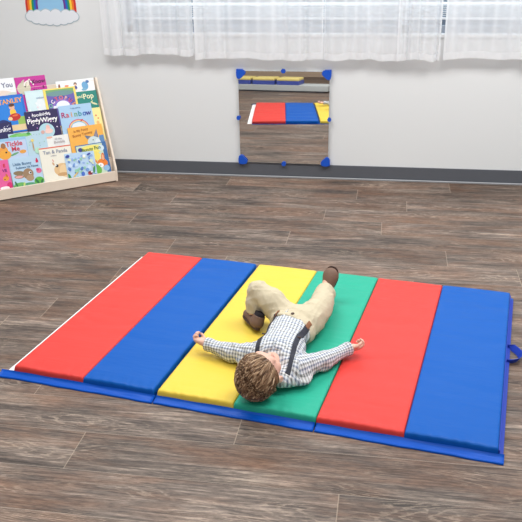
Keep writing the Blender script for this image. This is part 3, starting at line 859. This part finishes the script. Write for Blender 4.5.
while count < 3400:
    dv = np.array([rs_.gauss(0, 1) for _ in range(3)]); dv /= np.linalg.norm(dv)
    if not hairy(dv + np.array([0, .03, 0])): continue
    count += 1
    cl_seed = noise.noise(Vector(dv*2.6)); 
    tn = min(1, max(0, .42+.55*1.3*noise.noise(Vector(dv*13.0+np.array([7, 0, 0])))+rs_.gauss(0, .14)))
    L = .048+.030*rs_.random(); nseg = 8; w0 = .0008+.0007*rs_.random()
    lift0 = .002+.0045*rs_.random(); p = dv.copy(); pts = []
    sw = .5*cl_seed+rs_.gauss(0, .05)+.05
    for k in range(nseg+1):
        t_ = k/nseg
        away = p-whorl*(p@whorl); nrm_ = np.linalg.norm(away)
        away = away/nrm_ if nrm_ > 1e-3 else np.array([1., 0, 0])
        sp_ = np.cross(p, away)
        dr = away*math.cos(sw)+sp_*math.sin(sw)
        ridge = .0030*noise.noise(Vector(p*8.0+np.array([0, 3, 0])))
        q_ = scalp(p, lift0*math.sin(math.pi*min(1, .18+t_*.82))+ridge+.0012)
        q_[2] = max(q_[2], T+.003)
        pts.append(q_)
        p = p+dr*(L/nseg)/.076; p /= np.linalg.norm(p); sw += .05*cl_seed
    base = len(vs)
    for k in range(nseg+1):
        a_ = pts[min(k+1, nseg)]-pts[max(k-1, 0)]; a_ /= np.linalg.norm(a_)+1e-9
        nrm_ = pts[k]-SC_C; nrm_ /= np.linalg.norm(nrm_); sd = np.cross(a_, nrm_); sd /= np.linalg.norm(sd)+1e-9
        w_ = w0*(1.0 if k < nseg-1 else .6 if k == nseg-1 else .15)
        vs += [pts[k]+sd*w_*1.3, pts[k]+nrm_*w_, pts[k]-sd*w_*1.3]; tone += [tn]*3
    for k in range(nseg):
        for q in range(3):
            fs.append((base+k*3+q, base+k*3+(q+1) % 3, base+(k+1)*3+(q+1) % 3, base+(k+1)*3+q))
hair = pobj('hair', [x-OR for x in vs], fs, hv, child); hair['label'] = 'short light brown hair'
at = hair.data.attributes.new('tone', 'FLOAT', 'POINT'); at.data.foreach_set('value', tone)

# --- collar, suspenders
sb = BVHTree.FromPolygons([tuple(p) for p in sP], [tuple(int(i) for i in f) for f in sFc])
tb = BVHTree.FromPolygons([tuple(p) for p in tP], [tuple(int(i) for i in f) for f in tFc])
def drop(x, y, both=True):
    z = T+.003
    for b in ((sb, tb) if both else (sb,)):
        h_ = b.ray_cast(Vector((x, y, .5)), Vector((0, 0, -1)))
        if h_[0] is not None: z = max(z, h_[0].z)
    return z
def strap(pts, width, name, m, parent, th=.0022, off=.0012, label=None, n=40):
    pts = [V3(*p) for p in pts]; bm = bmesh.new(); cs = []
    for k in range(n+1):
        t_ = k/n*(len(pts)-1); i = min(int(t_), len(pts)-2); u_ = t_-i
        p0, p1, p2, p3 = pts[max(i-1, 0)], pts[i], pts[i+1], pts[min(i+2, len(pts)-1)]
        c_ = .5*((2*p1)+(-p0+p2)*u_+(2*p0-5*p1+4*p2-p3)*u_**2+(-p0+3*p1-3*p2+p3)*u_**3)
        cs.append(c_)
    rows = []
    for k, c_ in enumerate(cs):
        d = cs[min(k+1, n)]-cs[max(k-1, 0)]; s = np.array([d[1], -d[0]]); s /= np.linalg.norm(s)
        r = []
        for e in (-1, -.33, .33, 1):
            x, y = c_[0]+s[0]*e*width/2, c_[1]+s[1]*e*width/2; r.append([x, y, drop(x, y)])
        rows.append(r)
    R3 = np.array(rows)
    for _ in range(2): R3[1:-1, :, 2] = np.maximum(R3[1:-1, :, 2], .25*R3[:-2, :, 2]+.5*R3[1:-1, :, 2]+.25*R3[2:, :, 2])
    tv = [[bm.verts.new(tuple(V3(*q)+V3(0, 0, off+th)-OR)) for q in r] for r in R3]
    bv = [[bm.verts.new(tuple(V3(*q)+V3(0, 0, off-.001)-OR)) for q in r] for r in R3]
    for k in range(n):
        for e in range(3):
            bm.faces.new((tv[k][e], tv[k][e+1], tv[k+1][e+1], tv[k+1][e])); bm.faces.new((bv[k][e], bv[k+1][e], bv[k+1][e+1], bv[k][e+1]))
        bm.faces.new((tv[k][0], tv[k+1][0], bv[k+1][0], bv[k][0])); bm.faces.new((tv[k][3], bv[k][3], bv[k+1][3], tv[k+1][3]))
    for k in (0, n): bm.faces.new([tv[k][e] for e in range(4)]+[bv[k][e] for e in (3, 2, 1, 0)])
    bmesh.ops.recalc_face_normals(bm, faces=bm.faces)
    o = bobj(name, bm, m, parent, smooth=False)
    if label: o['label'] = label
    return o
s1 = strap([(.944, .165), (.930, .240), (.922, .320), (.918, .400), (.920, .470), (.926, .495)], .017, 'suspender', M['dark'], child)
s2 = strap([(1.078, .135), (1.078, .180), (1.072, .250), (1.066, .330), (1.068, .400), (1.072, .440)], .017, 'suspender', M['dark'], child)
strap([(.924, .485), (.930, .512)], .011, 'clip', M['leather2'], s1, n=6, th=.004)
strap([(1.071, .430), (1.076, .470)], .012, 'clip', M['leather2'], s2, n=8, th=.004)
for sp__, c_, y_ in ((s1, .919, .36), (s2, 1.067, .32)):
    bm = bmesh.new(); zz = drop(c_, y_)
    box(bm, c_-.011-OR[0], c_+.011-OR[0], y_-.004-OR[1], y_+.004-OR[1], zz+.003-OR[2], zz+.0062-OR[2], .001); bobj('slider', bm, M['sole'], sp__)
# waistband button
bm = bmesh.new(); zz = drop(1.0, .478); tube(bm, [(1.0-OR[0], .478-OR[1], zz-OR[2]), (1.0-OR[0], .478-OR[1], zz+.004-OR[2])], .007, 14); bobj('button', bm, M['sole'], trous)
# collar band with two leaves
bm = bmesh.new(); rings = []
cc = NCK+V3(0, .0, .002); n = 40
for k in range(n):
    a = math.pi*2*k/n
    c_ = cc+V3(.052*math.cos(a), .020*math.sin(a)*1.6, .044*math.sin(a))
    out = V3(math.cos(a), .0, math.sin(a)); wd = .020+.010*max(0, math.sin(a))
    dn = V3(0, .75, 0)+out*.55; dn /= np.linalg.norm(dn)
    pr = [c_-V3(0, .010, 0)-out*.002, c_-V3(0, .012, 0)+out*.002, c_+dn*wd+out*.006, c_+dn*wd+out*.002]
    for q in pr: q[2] = max(q[2], T+.002)
    rings.append([bm.verts.new(tuple(q-OR)) for q in pr])
for k in range(n):
    if abs(k-10) < 1: continue
    for q in range(4): bm.faces.new((rings[k][q], rings[k][(q+1) % 4], rings[(k+1) % n][(q+1) % 4], rings[(k+1) % n][q])).smooth = True
co = bobj('collar', bm, M['shirt'], shirt)
at = co.data.attributes.new('cloth', 'FLOAT_VECTOR', 'POINT'); at.data.foreach_set('vector', np.array([tuple(v.co) for v in co.data.vertices]).ravel())

# ------------------------------------------------------------------ book display
TH = R_(39.06)
bt = Vector((math.cos(TH), math.sin(TH), 0)); bn = Vector((-math.sin(TH), math.cos(TH), 0)); BO = Vector((-.445, 2.500, 0))
PHI = R_(18)
disp = empty('book_display', BO, TH); tag(disp, 'tiered light maple book display full of picture books against the wall', 'book display')
# local: x along t (negative to the left), y depth back, z up
WD = 1.02
TD = [(.015+.048*k, .035+.118*k) for k in range(5)]
for x0 in (-WD-.014, 0.0015):
    bm = bmesh.new()
    pr_ = [(-.006, 0), (.262, 0), (.262, .672), (.236, .672), (-.006, .085)]
    prism(bm, pr_, x0, x0+.0135, lambda x, y, z: (z, x, y)); bmesh.ops.recalc_face_normals(bm, faces=bm.faces)
    bmesh.ops.bevel(bm, geom=list(bm.edges), offset=.002, segments=2, affect='EDGES')
    bobj('side_panel', bm, M['maple'], disp)
bm = bmesh.new(); box(bm, -WD, .001, -.006, .006, .006, .073, .002); bobj('front_rail', bm, M['maple'], disp)
bm = bmesh.new(); box(bm, -WD, .001, .254, .262, .02, .655, .001); bobj('back_panel', bm, M['maple'], disp)
for d0, z0 in TD:
    bm = bmesh.new(); box(bm, -WD, .001, d0-.001 if d0 > .02 else .0065, d0+.046, z0-.006, z0-.0005, .0008); bobj('shelf', bm, M['maple'], disp)
for (d0, z0) in TD[:-1]:
    bm = bmesh.new(); box(bm, -WD, .001, d0+.0405, d0+.0445, z0, z0+.111, .0005); bobj('riser', bm, M['maple'], disp)

def text_mesh(txt, size, weight=0.0):
    cu = bpy.data.curves.new('lettering', 'FONT'); cu.body = txt; cu.size = size; cu.align_x = 'CENTER'; cu.align_y = 'CENTER'; cu.offset = weight; cu.resolution_u = 3
    o = bpy.data.objects.new('lettering', cu); COL.objects.link(o)
    dg = bpy.context.evaluated_depsgraph_get(); dg.update()
    me = bpy.data.meshes.new_from_object(o.evaluated_get(dg)); bpy.data.objects.remove(o); bpy.data.curves.remove(cu)
    return me
EU = (bn*math.sin(PHI)+Vector((0, 0, math.cos(PHI)))); OUTW = bt.cross(EU)
def book(tier, layer, s0, s1, h, rollpx, cover, label, art=(), texts=(), z=0):
    w = s1-s0
    d0, z0 = TD[tier]
    o = bpy.data.objects.new('picture_book', None); COL.objects.link(o); o.empty_display_size = .05
    loc = BO + bn*d0 + Vector((0, 0, z0+.0012)) + bt*s0 + OUTW*(.0042*layer)
    Mx = Matrix(((bt.x, EU.x, OUTW.x, loc.x), (bt.y, EU.y, OUTW.y, loc.y), (bt.z, EU.z, OUTW.z, loc.z), (0, 0, 0, 1)))
    o.matrix_world = Mx @ Matrix.Rotation(rollpx, 4, 'Z')
    tag(o, label, 'book', 'picture books on the display')
    th = .0034
    bm = bmesh.new()
    box(bm, 0, w, 0, h, -.0006, 0); box(bm, 0, w, 0, h, -th, -th+.0006); box(bm, 0, .0012, 0, h, -th+.0006, -.0006)
    bobj('cover', bm, flat(*cover), o)
    bm = bmesh.new(); box(bm, .0013, w-.002, .002, h-.002, -th+.0007, -.0007); bobj('pages', bm, flat(244, 240, 230), o)
    if art:
        bm = bmesh.new(); ms = [cover]; k = 1
        bm.faces.new([bm.verts.new(q) for q in ((.001, .001, .0001), (w-.001, .001, .0001), (w-.001, h-.001, .0001), (.001, h-.001, .0001))])
        for a in art:
            c = a[-1]
            if c not in ms: ms.append(c)
            mi = ms.index(c); zz = .00012+k*.00010; k += 1
            if a[0] == 'e': cx, cy, rx, ry, ro = a[1:6]; n = 24; pts = [(cx+rx*math.cos(q*2*math.pi/n)*math.cos(ro)-ry*math.sin(q*2*math.pi/n)*math.sin(ro), cy+rx*math.cos(q*2*math.pi/n)*math.sin(ro)+ry*math.sin(q*2*math.pi/n)*math.cos(ro)) for q in range(n)]
            elif a[0] == 'r': x0, y0, x1, y1 = a[1:5]; pts = [(x0, y0), (x1, y0), (x1, y1), (x0, y1)]
            elif a[0] == 'arc':
                cx, cy, r0, r1 = a[1:5]; n = 20
                for q in range(n):
                    t0, t1 = math.pi*q/n, math.pi*(q+1)/n
                    pts = [(cx+r1*math.cos(t0), cy+r1*math.sin(t0)), (cx+r1*math.cos(t1), cy+r1*math.sin(t1)), (cx+r0*math.cos(t1), cy+r0*math.sin(t1)), (cx+r0*math.cos(t0), cy+r0*math.sin(t0))]
                    cl_ = [(min(w-.001, max(.001, x)), min(h-.001, max(.001, y))) for x, y in pts]
                    f_ = bm.faces.new([bm.verts.new((x, y, zz)) for x, y in cl_]); f_.material_index = mi
                continue
            else: pts = a[1]
            cl_ = [(min(w-.001, max(.001, x)), min(h-.001, max(.001, y))) for x, y in pts]
            f_ = bm.faces.new([bm.verts.new((x, y, zz)) for x, y in cl_]); f_.material_index = mi
        bmesh.ops.remove_doubles(bm, verts=bm.verts, dist=1e-7)
        for f_ in bm.faces:
            f_.normal_update()
            if f_.normal.z < 0: f_.normal_flip()
        bobj('cover_picture', bm, [flat(*c) for c in ms], o)
    for (txt, cx, cy, size, c, ro) in texts:
        me = text_mesh(txt, size, size*.02)
        link('title', me, o, flat(*c), loc=(cx, cy, .0022), rotz=ro)
    return o
def dots(n, w, h, y0, cols_, r, seed):
    g_ = random.Random(seed); return [('e', g_.uniform(.008, w-.008), g_.uniform(y0, h-.006), r*g_.uniform(.6, 1.3), r*g_.uniform(.5, 1.2), g_.uniform(0, 3), g_.choice(cols_)) for _ in range(n)]
GR, DG, PK, BR, OR_, WH, NV, YL, SB = (110, 180, 96), (50, 120, 70), (220, 60, 120), (150, 120, 96), (236, 150, 60), (248, 248, 246), (34, 32, 88), (250, 220, 110), (172, 210, 236)
# tier 0 (front)
book(0, 0, -.850, -.690, .220, -.02, (232, 96, 160), 'bright pink picture book at the left end of the front row',
     [('e', .03, .10, .05, .03, 0, (240, 140, 60)), ('e', .128, .10, .02, .016, .3, (236, 150, 60)), ('e', .135, .118, .006, .012, .3, (206, 110, 50)), ('e', .12, .095, .004, .004, 0, (60, 40, 40)), ('e', .145, .055, .018, .018, 0, (214, 40, 110)), ('e', .11, .04, .03, .010, 0, WH)],
     [('E', .130, .182, .030, (214, 50, 50), 0), ('VE', .128, .150, .026, (110, 30, 120), 0)])
book(0, 0, -.684, -.482, .218, -.012, (186, 214, 236), 'pale blue picture book with a brown bunny face in the front row',
     [('e', .05, .118, .036, .015, -.1, (140, 120, 90)), ('e', .048, .094, .032, .012, -.05, (170, 130, 104)), ('e', .046, .094, .024, .007, -.05, (236, 170, 170)), ('e', .108, .106, .034, .036, 0, (158, 128, 98)), ('e', .115, .078, .026, .020, 0, (176, 148, 120)), ('e', .122, .112, .0095, .0095, 0, WH), ('e', .124, .112, .006, .006, 0, (30, 24, 24)),
      ('e', .180, .118, .018, .017, 0, (226, 110, 150)), ('e', .172, .126, .008, .010, 1, (206, 60, 110)), ('e', .178, .180, .012, .006, .8, (206, 30, 80)), ('e', .178, .180, .012, .006, -.8, (206, 30, 80)), ('e', .178, .192, .005, .009, .0, (206, 30, 80)),
      ('e', .04, .04, .04, .018, .1, GR), ('e', .10, .03, .05, .020, 0, (90, 160, 120)), ('e', .170, .052, .032, .026, .1, (96, 180, 70)), ('e', .156, .05, .008, .02, .6, DG), ('e', .185, .04, .007, .022, -.4, DG), ('e', .02, .05, .006, .02, .3, DG), ('e', .07, .04, .006, .018, -.3, (200, 220, 120))],
     [('Little Bunny', .080, .176, .025, (70, 110, 150), .0), ('Follows his Nose', .108, .152, .021, (70, 110, 150), .02)])
book(0, 0, -.480, -.266, .257, -.01, (240, 236, 222), 'cream picture book with a red top edge and a sleepy tan animal',
     [('r', .001, .248, .213, .256, (222, 106, 84)), ('e', .130, .100, .054, .042, .05, (228, 190, 140)), ('e', .150, .090, .040, .044, 0, (238, 206, 158)), ('e', .100, .128, .010, .010, 0, (40, 36, 40)), ('e', .094, .132, .005, .004, 0, WH), ('e', .078, .144, .006, .012, .4, (214, 170, 130)), ('e', .080, .165, .003, .010, .3, (220, 140, 120)), ('e', .16, .132, .008, .006, 0, (222, 170, 120)), ('e', .128, .068, .035, .012, 0, (206, 162, 112)), ('r', .17, .05, .212, .18, (206, 216, 220))],
     [('Tan & Panda', .105, .222, .032, (140, 148, 168), 0), ('a story', .09, .198, .014, (160, 160, 170), 0)])
book(0, 1, -.324, -.120, .196, -.03, (186, 214, 240), 'pale blue floral picture book leaning on the cream one',
     dots(60, .2, .188, .02, [(120, 160, 220), (206, 226, 250), (90, 130, 200), (150, 206, 180), (226, 236, 200), (150, 180, 230)], .010, 3) +
     [('e', .02, .178, .012, .010, 0, (50, 70, 160)), ('e', .165, .178, .014, .006, .3, (60, 80, 170)), ('e', .130, .168, .010, .008, 0, WH), ('e', .012, .04, .008, .024, .3, (60, 140, 70)), ('e', .055, .052, .026, .005, .7, (222, 190, 110)), ('e', .105, .05, .012, .016, 0, (70, 110, 200)), ('e', .155, .050, .016, .014, 0, (130, 40, 60)), ('e', .165, .056, .006, .005, 0, WH), ('e', .145, .045, .005, .005, 0, (210, 60, 60)), ('e', .185, .07, .007, .024, -.2, (60, 140, 80))])
book(0, 0, -.230, -.016, .238, .012, (60, 110, 170), 'blue bordered picture book with an orange fox at the right end of the front row',
     [('r', .004, .004, .186, .232, (206, 224, 200)), ('e', .105, .198, .085, .030, 0, (246, 232, 120)), ('e', .03, .206, .016, .014, 0, (60, 60, 140)), ('e', .120, .150, .040, .034, 0, (250, 226, 110)), ('e', .175, .20, .02, .02, 0, (214, 232, 240)), ('e', .165, .098, .036, .028, -.2, (238, 132, 46)), ('e', .174, .135, .012, .030, -.1, (226, 120, 44)), ('e', .174, .135, .006, .020, -.1, (250, 190, 150)), ('e', .150, .085, .020, .014, -.4, WH), ('e', .120, .118, .006, .028, .5, (230, 140, 60)), ('e', .120, .060, .028, .036, .4, (110, 180, 70)), ('e', .100, .05, .010, .03, .2, (60, 130, 60)), ('e', .185, .06, .022, .020, 0, (150, 190, 226)), ('e', .148, .084, .0035, .0035, 0, (40, 30, 30))],
     [('Bunny Fun', .105, .203, .032, (60, 110, 60), .05)])
# tier 1
book(1, 0, -.652, -.410, .248, -.01, (186, 214, 228), 'large pale blue picture book behind the one about tickling',
     [('e', .05, .236, .045, .010, .1, (110, 190, 100)), ('e', .10, .232, .05, .012, 0, (130, 200, 110)), ('e', .13, .238, .012, .008, 0, (60, 150, 70))] + dots(26, .24, .235, .08, [(140, 170, 200), (150, 200, 170), (120, 160, 150)], .004, 5) + [('e', .146, .150, .004, .03, 0, (190, 150, 90)), ('e', .146, .19, .010, .010, 0, (230, 210, 120)), ('e', .17, .12, .02, .02, 0, (180, 226, 200)), ('e', .225, .235, .012, .012, 0, (220, 170, 160))])
book(1, 1, -.735, -.545, .224, -.01, (150, 196, 230), 'sky blue picture book titled in red letters with a round orange animal',
     [('r', .008, .004, .186, .205, (192, 210, 236)), ('e', .035, .150, .028, .026, 0, (236, 160, 70)), ('e', .038, .178, .016, .018, 0, (160, 110, 70)), ('e', .040, .120, .040, .030, 0, (240, 170, 60)), ('e', .10, .118, .03, .006, .3, (100, 160, 110)), ('e', .155, .128, .022, .012, 0, (232, 160, 70)), ('e', .05, .135, .006, .006, 0, (60, 40, 40))],
     [('Tickle', .108, .184, .044, (206, 46, 70), .02), ('Me', .112, .150, .042, (206, 46, 70), .02)])
book(1, 0, -.409, -.262, .199, 0, (238, 238, 234), 'small white picture book beside the orange wolf one',
     [('e', .02, .192, .02, .008, 0, (236, 180, 160)), ('e', .08, .15, .04, .03, 0, (226, 226, 226))], [('All the', .075, .176, .018, (170, 170, 176), 0), ('Bumble', .080, .155, .024, (180, 170, 170), 0)])
book(1, 1, -.259, -.020, .236, .004, (246, 180, 78), 'orange picture book with a grey pointy-eared animal',
     [('e', .168, .120, .048, .040, 0, (206, 222, 226)), ('p', [(.122, .142), (.106, .172), (.150, .162)], (104, 116, 140)), ('p', [(.168, .160), (.196, .206), (.200, .146)], (104, 116, 140)), ('p', [(.176, .162), (.193, .194), (.194, .156)], (150, 140, 160)), ('e', .160, .135, .004, .004, 0, (40, 40, 50)), ('r', .205, .004, .238, .16, (96, 140, 190)), ('e', .19, .11, .02, .03, 0, (226, 236, 240))],
     [('Is My Fuzzy', .088, .210, .022, (176, 106, 40), .08), ('Bunny Tummy', .094, .182, .024, (176, 106, 40), .10)])
# tier 2
book(2, 1, -.815, -.612, .199, 0, NV, 'navy picture book with white script at the left edge of the middle row',
     dots(8, .2, .19, .10, [(220, 220, 240)], .003, 2), [('Evening', .130, .152, .040, (240, 240, 250), .05)])
book(2, 0, -.518, -.299, .249, 0, (38, 26, 82), 'dark purple picture book with bubbly white lettering and a pale moon',
     dots(14, .21, .24, .11, [(236, 220, 250), (220, 150, 230)], .005, 8) + [('e', .125, .112, .052, .050, 0, (176, 214, 226)), ('e', .135, .130, .014, .020, 0, (240, 190, 180)), ('e', .135, .108, .03, .016, 0, (244, 206, 196))],
     [('goodnight', .105, .222, .030, (246, 246, 252), .04), ('PiggyWiggy', .108, .184, .044, (255, 255, 255), .01)])
book(2, 1, -.291, -.064, .259, 0, (170, 206, 236), 'light blue picture book with a multicoloured rainbow title',
     [('arc', .115, .085, .070, .076, (206, 90, 130)), ('arc', .115, .085, .062, .070, (240, 200, 140)), ('arc', .115, .085, .055, .062, (120, 180, 220)), ('e', .115, .110, .048, .030, 0, (226, 238, 244)), ('e', .142, .150, .012, .004, .6, (206, 50, 60))],
     [('I can sing a', .115, .236, .015, (90, 120, 170), .0)] + [(c_, .024+.0285*i_+(.003 if i_ > 4 else 0), .195, .050, k_, .0) for i_, (c_, k_) in enumerate(zip('Rainbow', [(176, 50, 110), (206, 80, 100), (226, 150, 90), (120, 170, 120), (60, 150, 170), (60, 110, 190), (70, 70, 150)]))])
book(2, 0, -.213, -.004, .222, 0, (250, 236, 160), 'pale yellow picture book half hidden behind the rainbow one',
     [('e', .17, .17, .006, .006, 0, (230, 120, 90)), ('e', .182, .15, .005, .005, 0, (230, 120, 90)), ('e', .175, .12, .010, .014, 0, (240, 190, 120))])
# tier 3
book(3, 1, -.700, -.501, .243, 0, (24, 110, 206), 'blue picture book with orange capitals and a child holding a red bowl',
     [('r', .008, .01, .185, .226, (30, 128, 220)), ('r', .135, .012, .185, .10, (150, 190, 90)), ('r', .09, .012, .185, .05, (232, 206, 160)), ('e', .115, .128, .020, .030, 0, (250, 200, 60)), ('e', .113, .165, .018, .018, 0, (232, 180, 150)), ('e', .113, .178, .020, .010, .1, (92, 50, 36)), ('e', .120, .100, .038, .024, .1, (190, 40, 30)), ('e', .090, .092, .014, .012, 0, (246, 206, 150)), ('e', .125, .110, .020, .006, .1, (230, 110, 60)), ('e', .04, .04, .05, .05, 0, (22, 40, 110))],
     [('STANLEY', .100, .202, .042, (250, 170, 80), .05)])
book(3, 0, -.486, -.300, .256, 0, (206, 230, 236), 'very pale aqua picture book with faint lettering beside the striped rainbow board book',
     [('r', .006, .006, .12, .246, (214, 236, 240)), ('e', .09, .15, .03, .05, 0, (232, 240, 244))] + dots(14, .13, .21, .11, [(240, 246, 248), (236, 220, 226)], .007, 12), [('welcome', .100, .205, .018, (140, 160, 190), 0)])
book(3, 1, -.366, -.148, .254, 0, (250, 222, 110), 'yellow framed picture book with arched red letters',
     [('r', .016, .004, .204, .246, (120, 170, 110)), ('r', .016, .004, .204, .215, (104, 92, 176)), ('e', .11, .218, .094, .018, 0, (110, 150, 150)), ('arc', .11, .11, .086, .092, (60, 60, 160)), ('arc', .11, .11, .060, .070, (150, 110, 200)), ('arc', .11, .11, .050, .056, (90, 150, 220)), ('e', .115, .135, .046, .034, 0, (240, 240, 250)), ('e', .06, .13, .012, .010, 0, (236, 236, 250))],
     [(c_, .11-.084*math.cos(R_(24+22*i_)), .108+.080*math.sin(R_(24+22*i_)), .034, k_, R_(66-22*i_)) for i_, (c_, k_) in enumerate(zip('OCTOPUS', [(120, 200, 150), (250, 240, 240), (240, 90, 80), (246, 120, 90), (250, 190, 180), (230, 60, 60), (250, 160, 80)]))])
book(3, 0, -.190, -.006, .214, 0, (24, 134, 122), 'teal picture book with cream lettering in the second row from the top',
     [('e', .155, .125, .022, .006, -.4, (230, 226, 180)), ('e', .14, .14, .010, .004, .5, (220, 220, 160)), ('e', .02, .16, .012, .05, 0, (240, 200, 60))],
     [('and', .062, .180, .028, (240, 240, 200), .04), ('Pop', .122, .178, .048, (240, 240, 200), .04)])
# tier 4 (top)
book(4, 0, -.745, -.535, .227, 0, (240, 242, 246), 'white picture book with thin grey lettering at the left of the top row',
     [('e', .12, .13, .06, .02, 0, (232, 214, 200)), ('e', .18, .12, .03, .014, .2, (206, 214, 200))], [('You', .160, .182, .044, (120, 124, 150), .02)])
book(4, 0, -.531, -.330, .224, 0, (196, 40, 150), 'magenta picture book standing in the top row',
     [('e', .05, .150, .045, .040, .3, (206, 200, 176)), ('e', .085, .185, .009, .026, -.5, (232, 226, 206)), ('e', .05, .195, .016, .006, .7, (190, 184, 160)), ('arc', .085, .165, .026, .034, (240, 230, 230)), ('e', .06, .16, .005, .005, 0, (60, 40, 50))],
     [('I Know', .142, .186, .036, (60, 10, 60), .03), ('a', .178, .150, .030, (60, 10, 60), 0), ('Rhino', .140, .128, .026, (60, 10, 60), 0)])
book(4, 0, -.268, -.006, .171, 0, (244, 246, 248), 'wide white picture book with small drawn children at the right end of the top row',
     [('e', .130, .142, .011, .011, 0, (70, 40, 30)), ('e', .130, .138, .008, .008, 0, (236, 190, 160)), ('e', .130, .118, .010, .012, 0, (40, 60, 150)), ('r', .125, .098, .128, .110, (236, 190, 160)), ('r', .133, .098, .136, .110, (236, 190, 160)), ('e', .07, .135, .014, .007, 0, (236, 140, 110)), ('e', .02, .135, .007, .016, 0, (130, 70, 60)), ('e', .195, .125, .022, .028, .2, (110, 170, 214)), ('e', .215, .150, .012, .010, 0, (70, 120, 180)), ('e', .185, .100, .018, .008, 0, (130, 180, 210))])

# ------------------------------------------------------------------ far side of the room, seen only in the mirror
bm = bmesh.new(); box(bm, XL, XR, YF, YF+.1, 0, 2.6)
struct('wall_front', bm, M['wall2'], 'tan wall on the far side of the room, seen in the mirror', 'wall')
BY = -1.75
bm = bmesh.new()
bench = empty('storage_bench', (-.35, BY-.02, 0), R_(5)); tag(bench, 'long low pale grey bench seen in the wall mirror', 'bench')
box(bm, -1.9, 1.0, -.18, .20, .03, .13, .006); bobj('bench_body', bm, M['wall3'], bench)
bm = bmesh.new(); box(bm, -1.85, .95, -.15, .17, 0, .03); bobj('plinth', bm, M['base'], bench)
def cushion(i, x, w_, lab):
    o = empty('seat_cushion', (x, BY-.02+(x+.35)*.0875, .1305), R_(5)); tag(o, lab, 'cushion', 'cushions seen in the mirror')
    bm = bmesh.new(); box(bm, -w_/2, w_/2, -.16, .16, 0, .075, .012); bobj('cushion_base', bm, flat(70, 84, 160), o)
    bm = bmesh.new(); box(bm, -w_/2+.004, w_/2-.004, -.155, .155, .0752, .125, .018); bobj('cushion_top', bm, flat(236, 214, 130), o)
cushion(0, -.52, .30, 'yellow and blue cushion at the left end of the row in the mirror')
cushion(1, -.20, .30, 'yellow and blue cushion second from the left in the mirror')
cushion(2, .12, .30, 'yellow and blue cushion third from the left in the mirror')
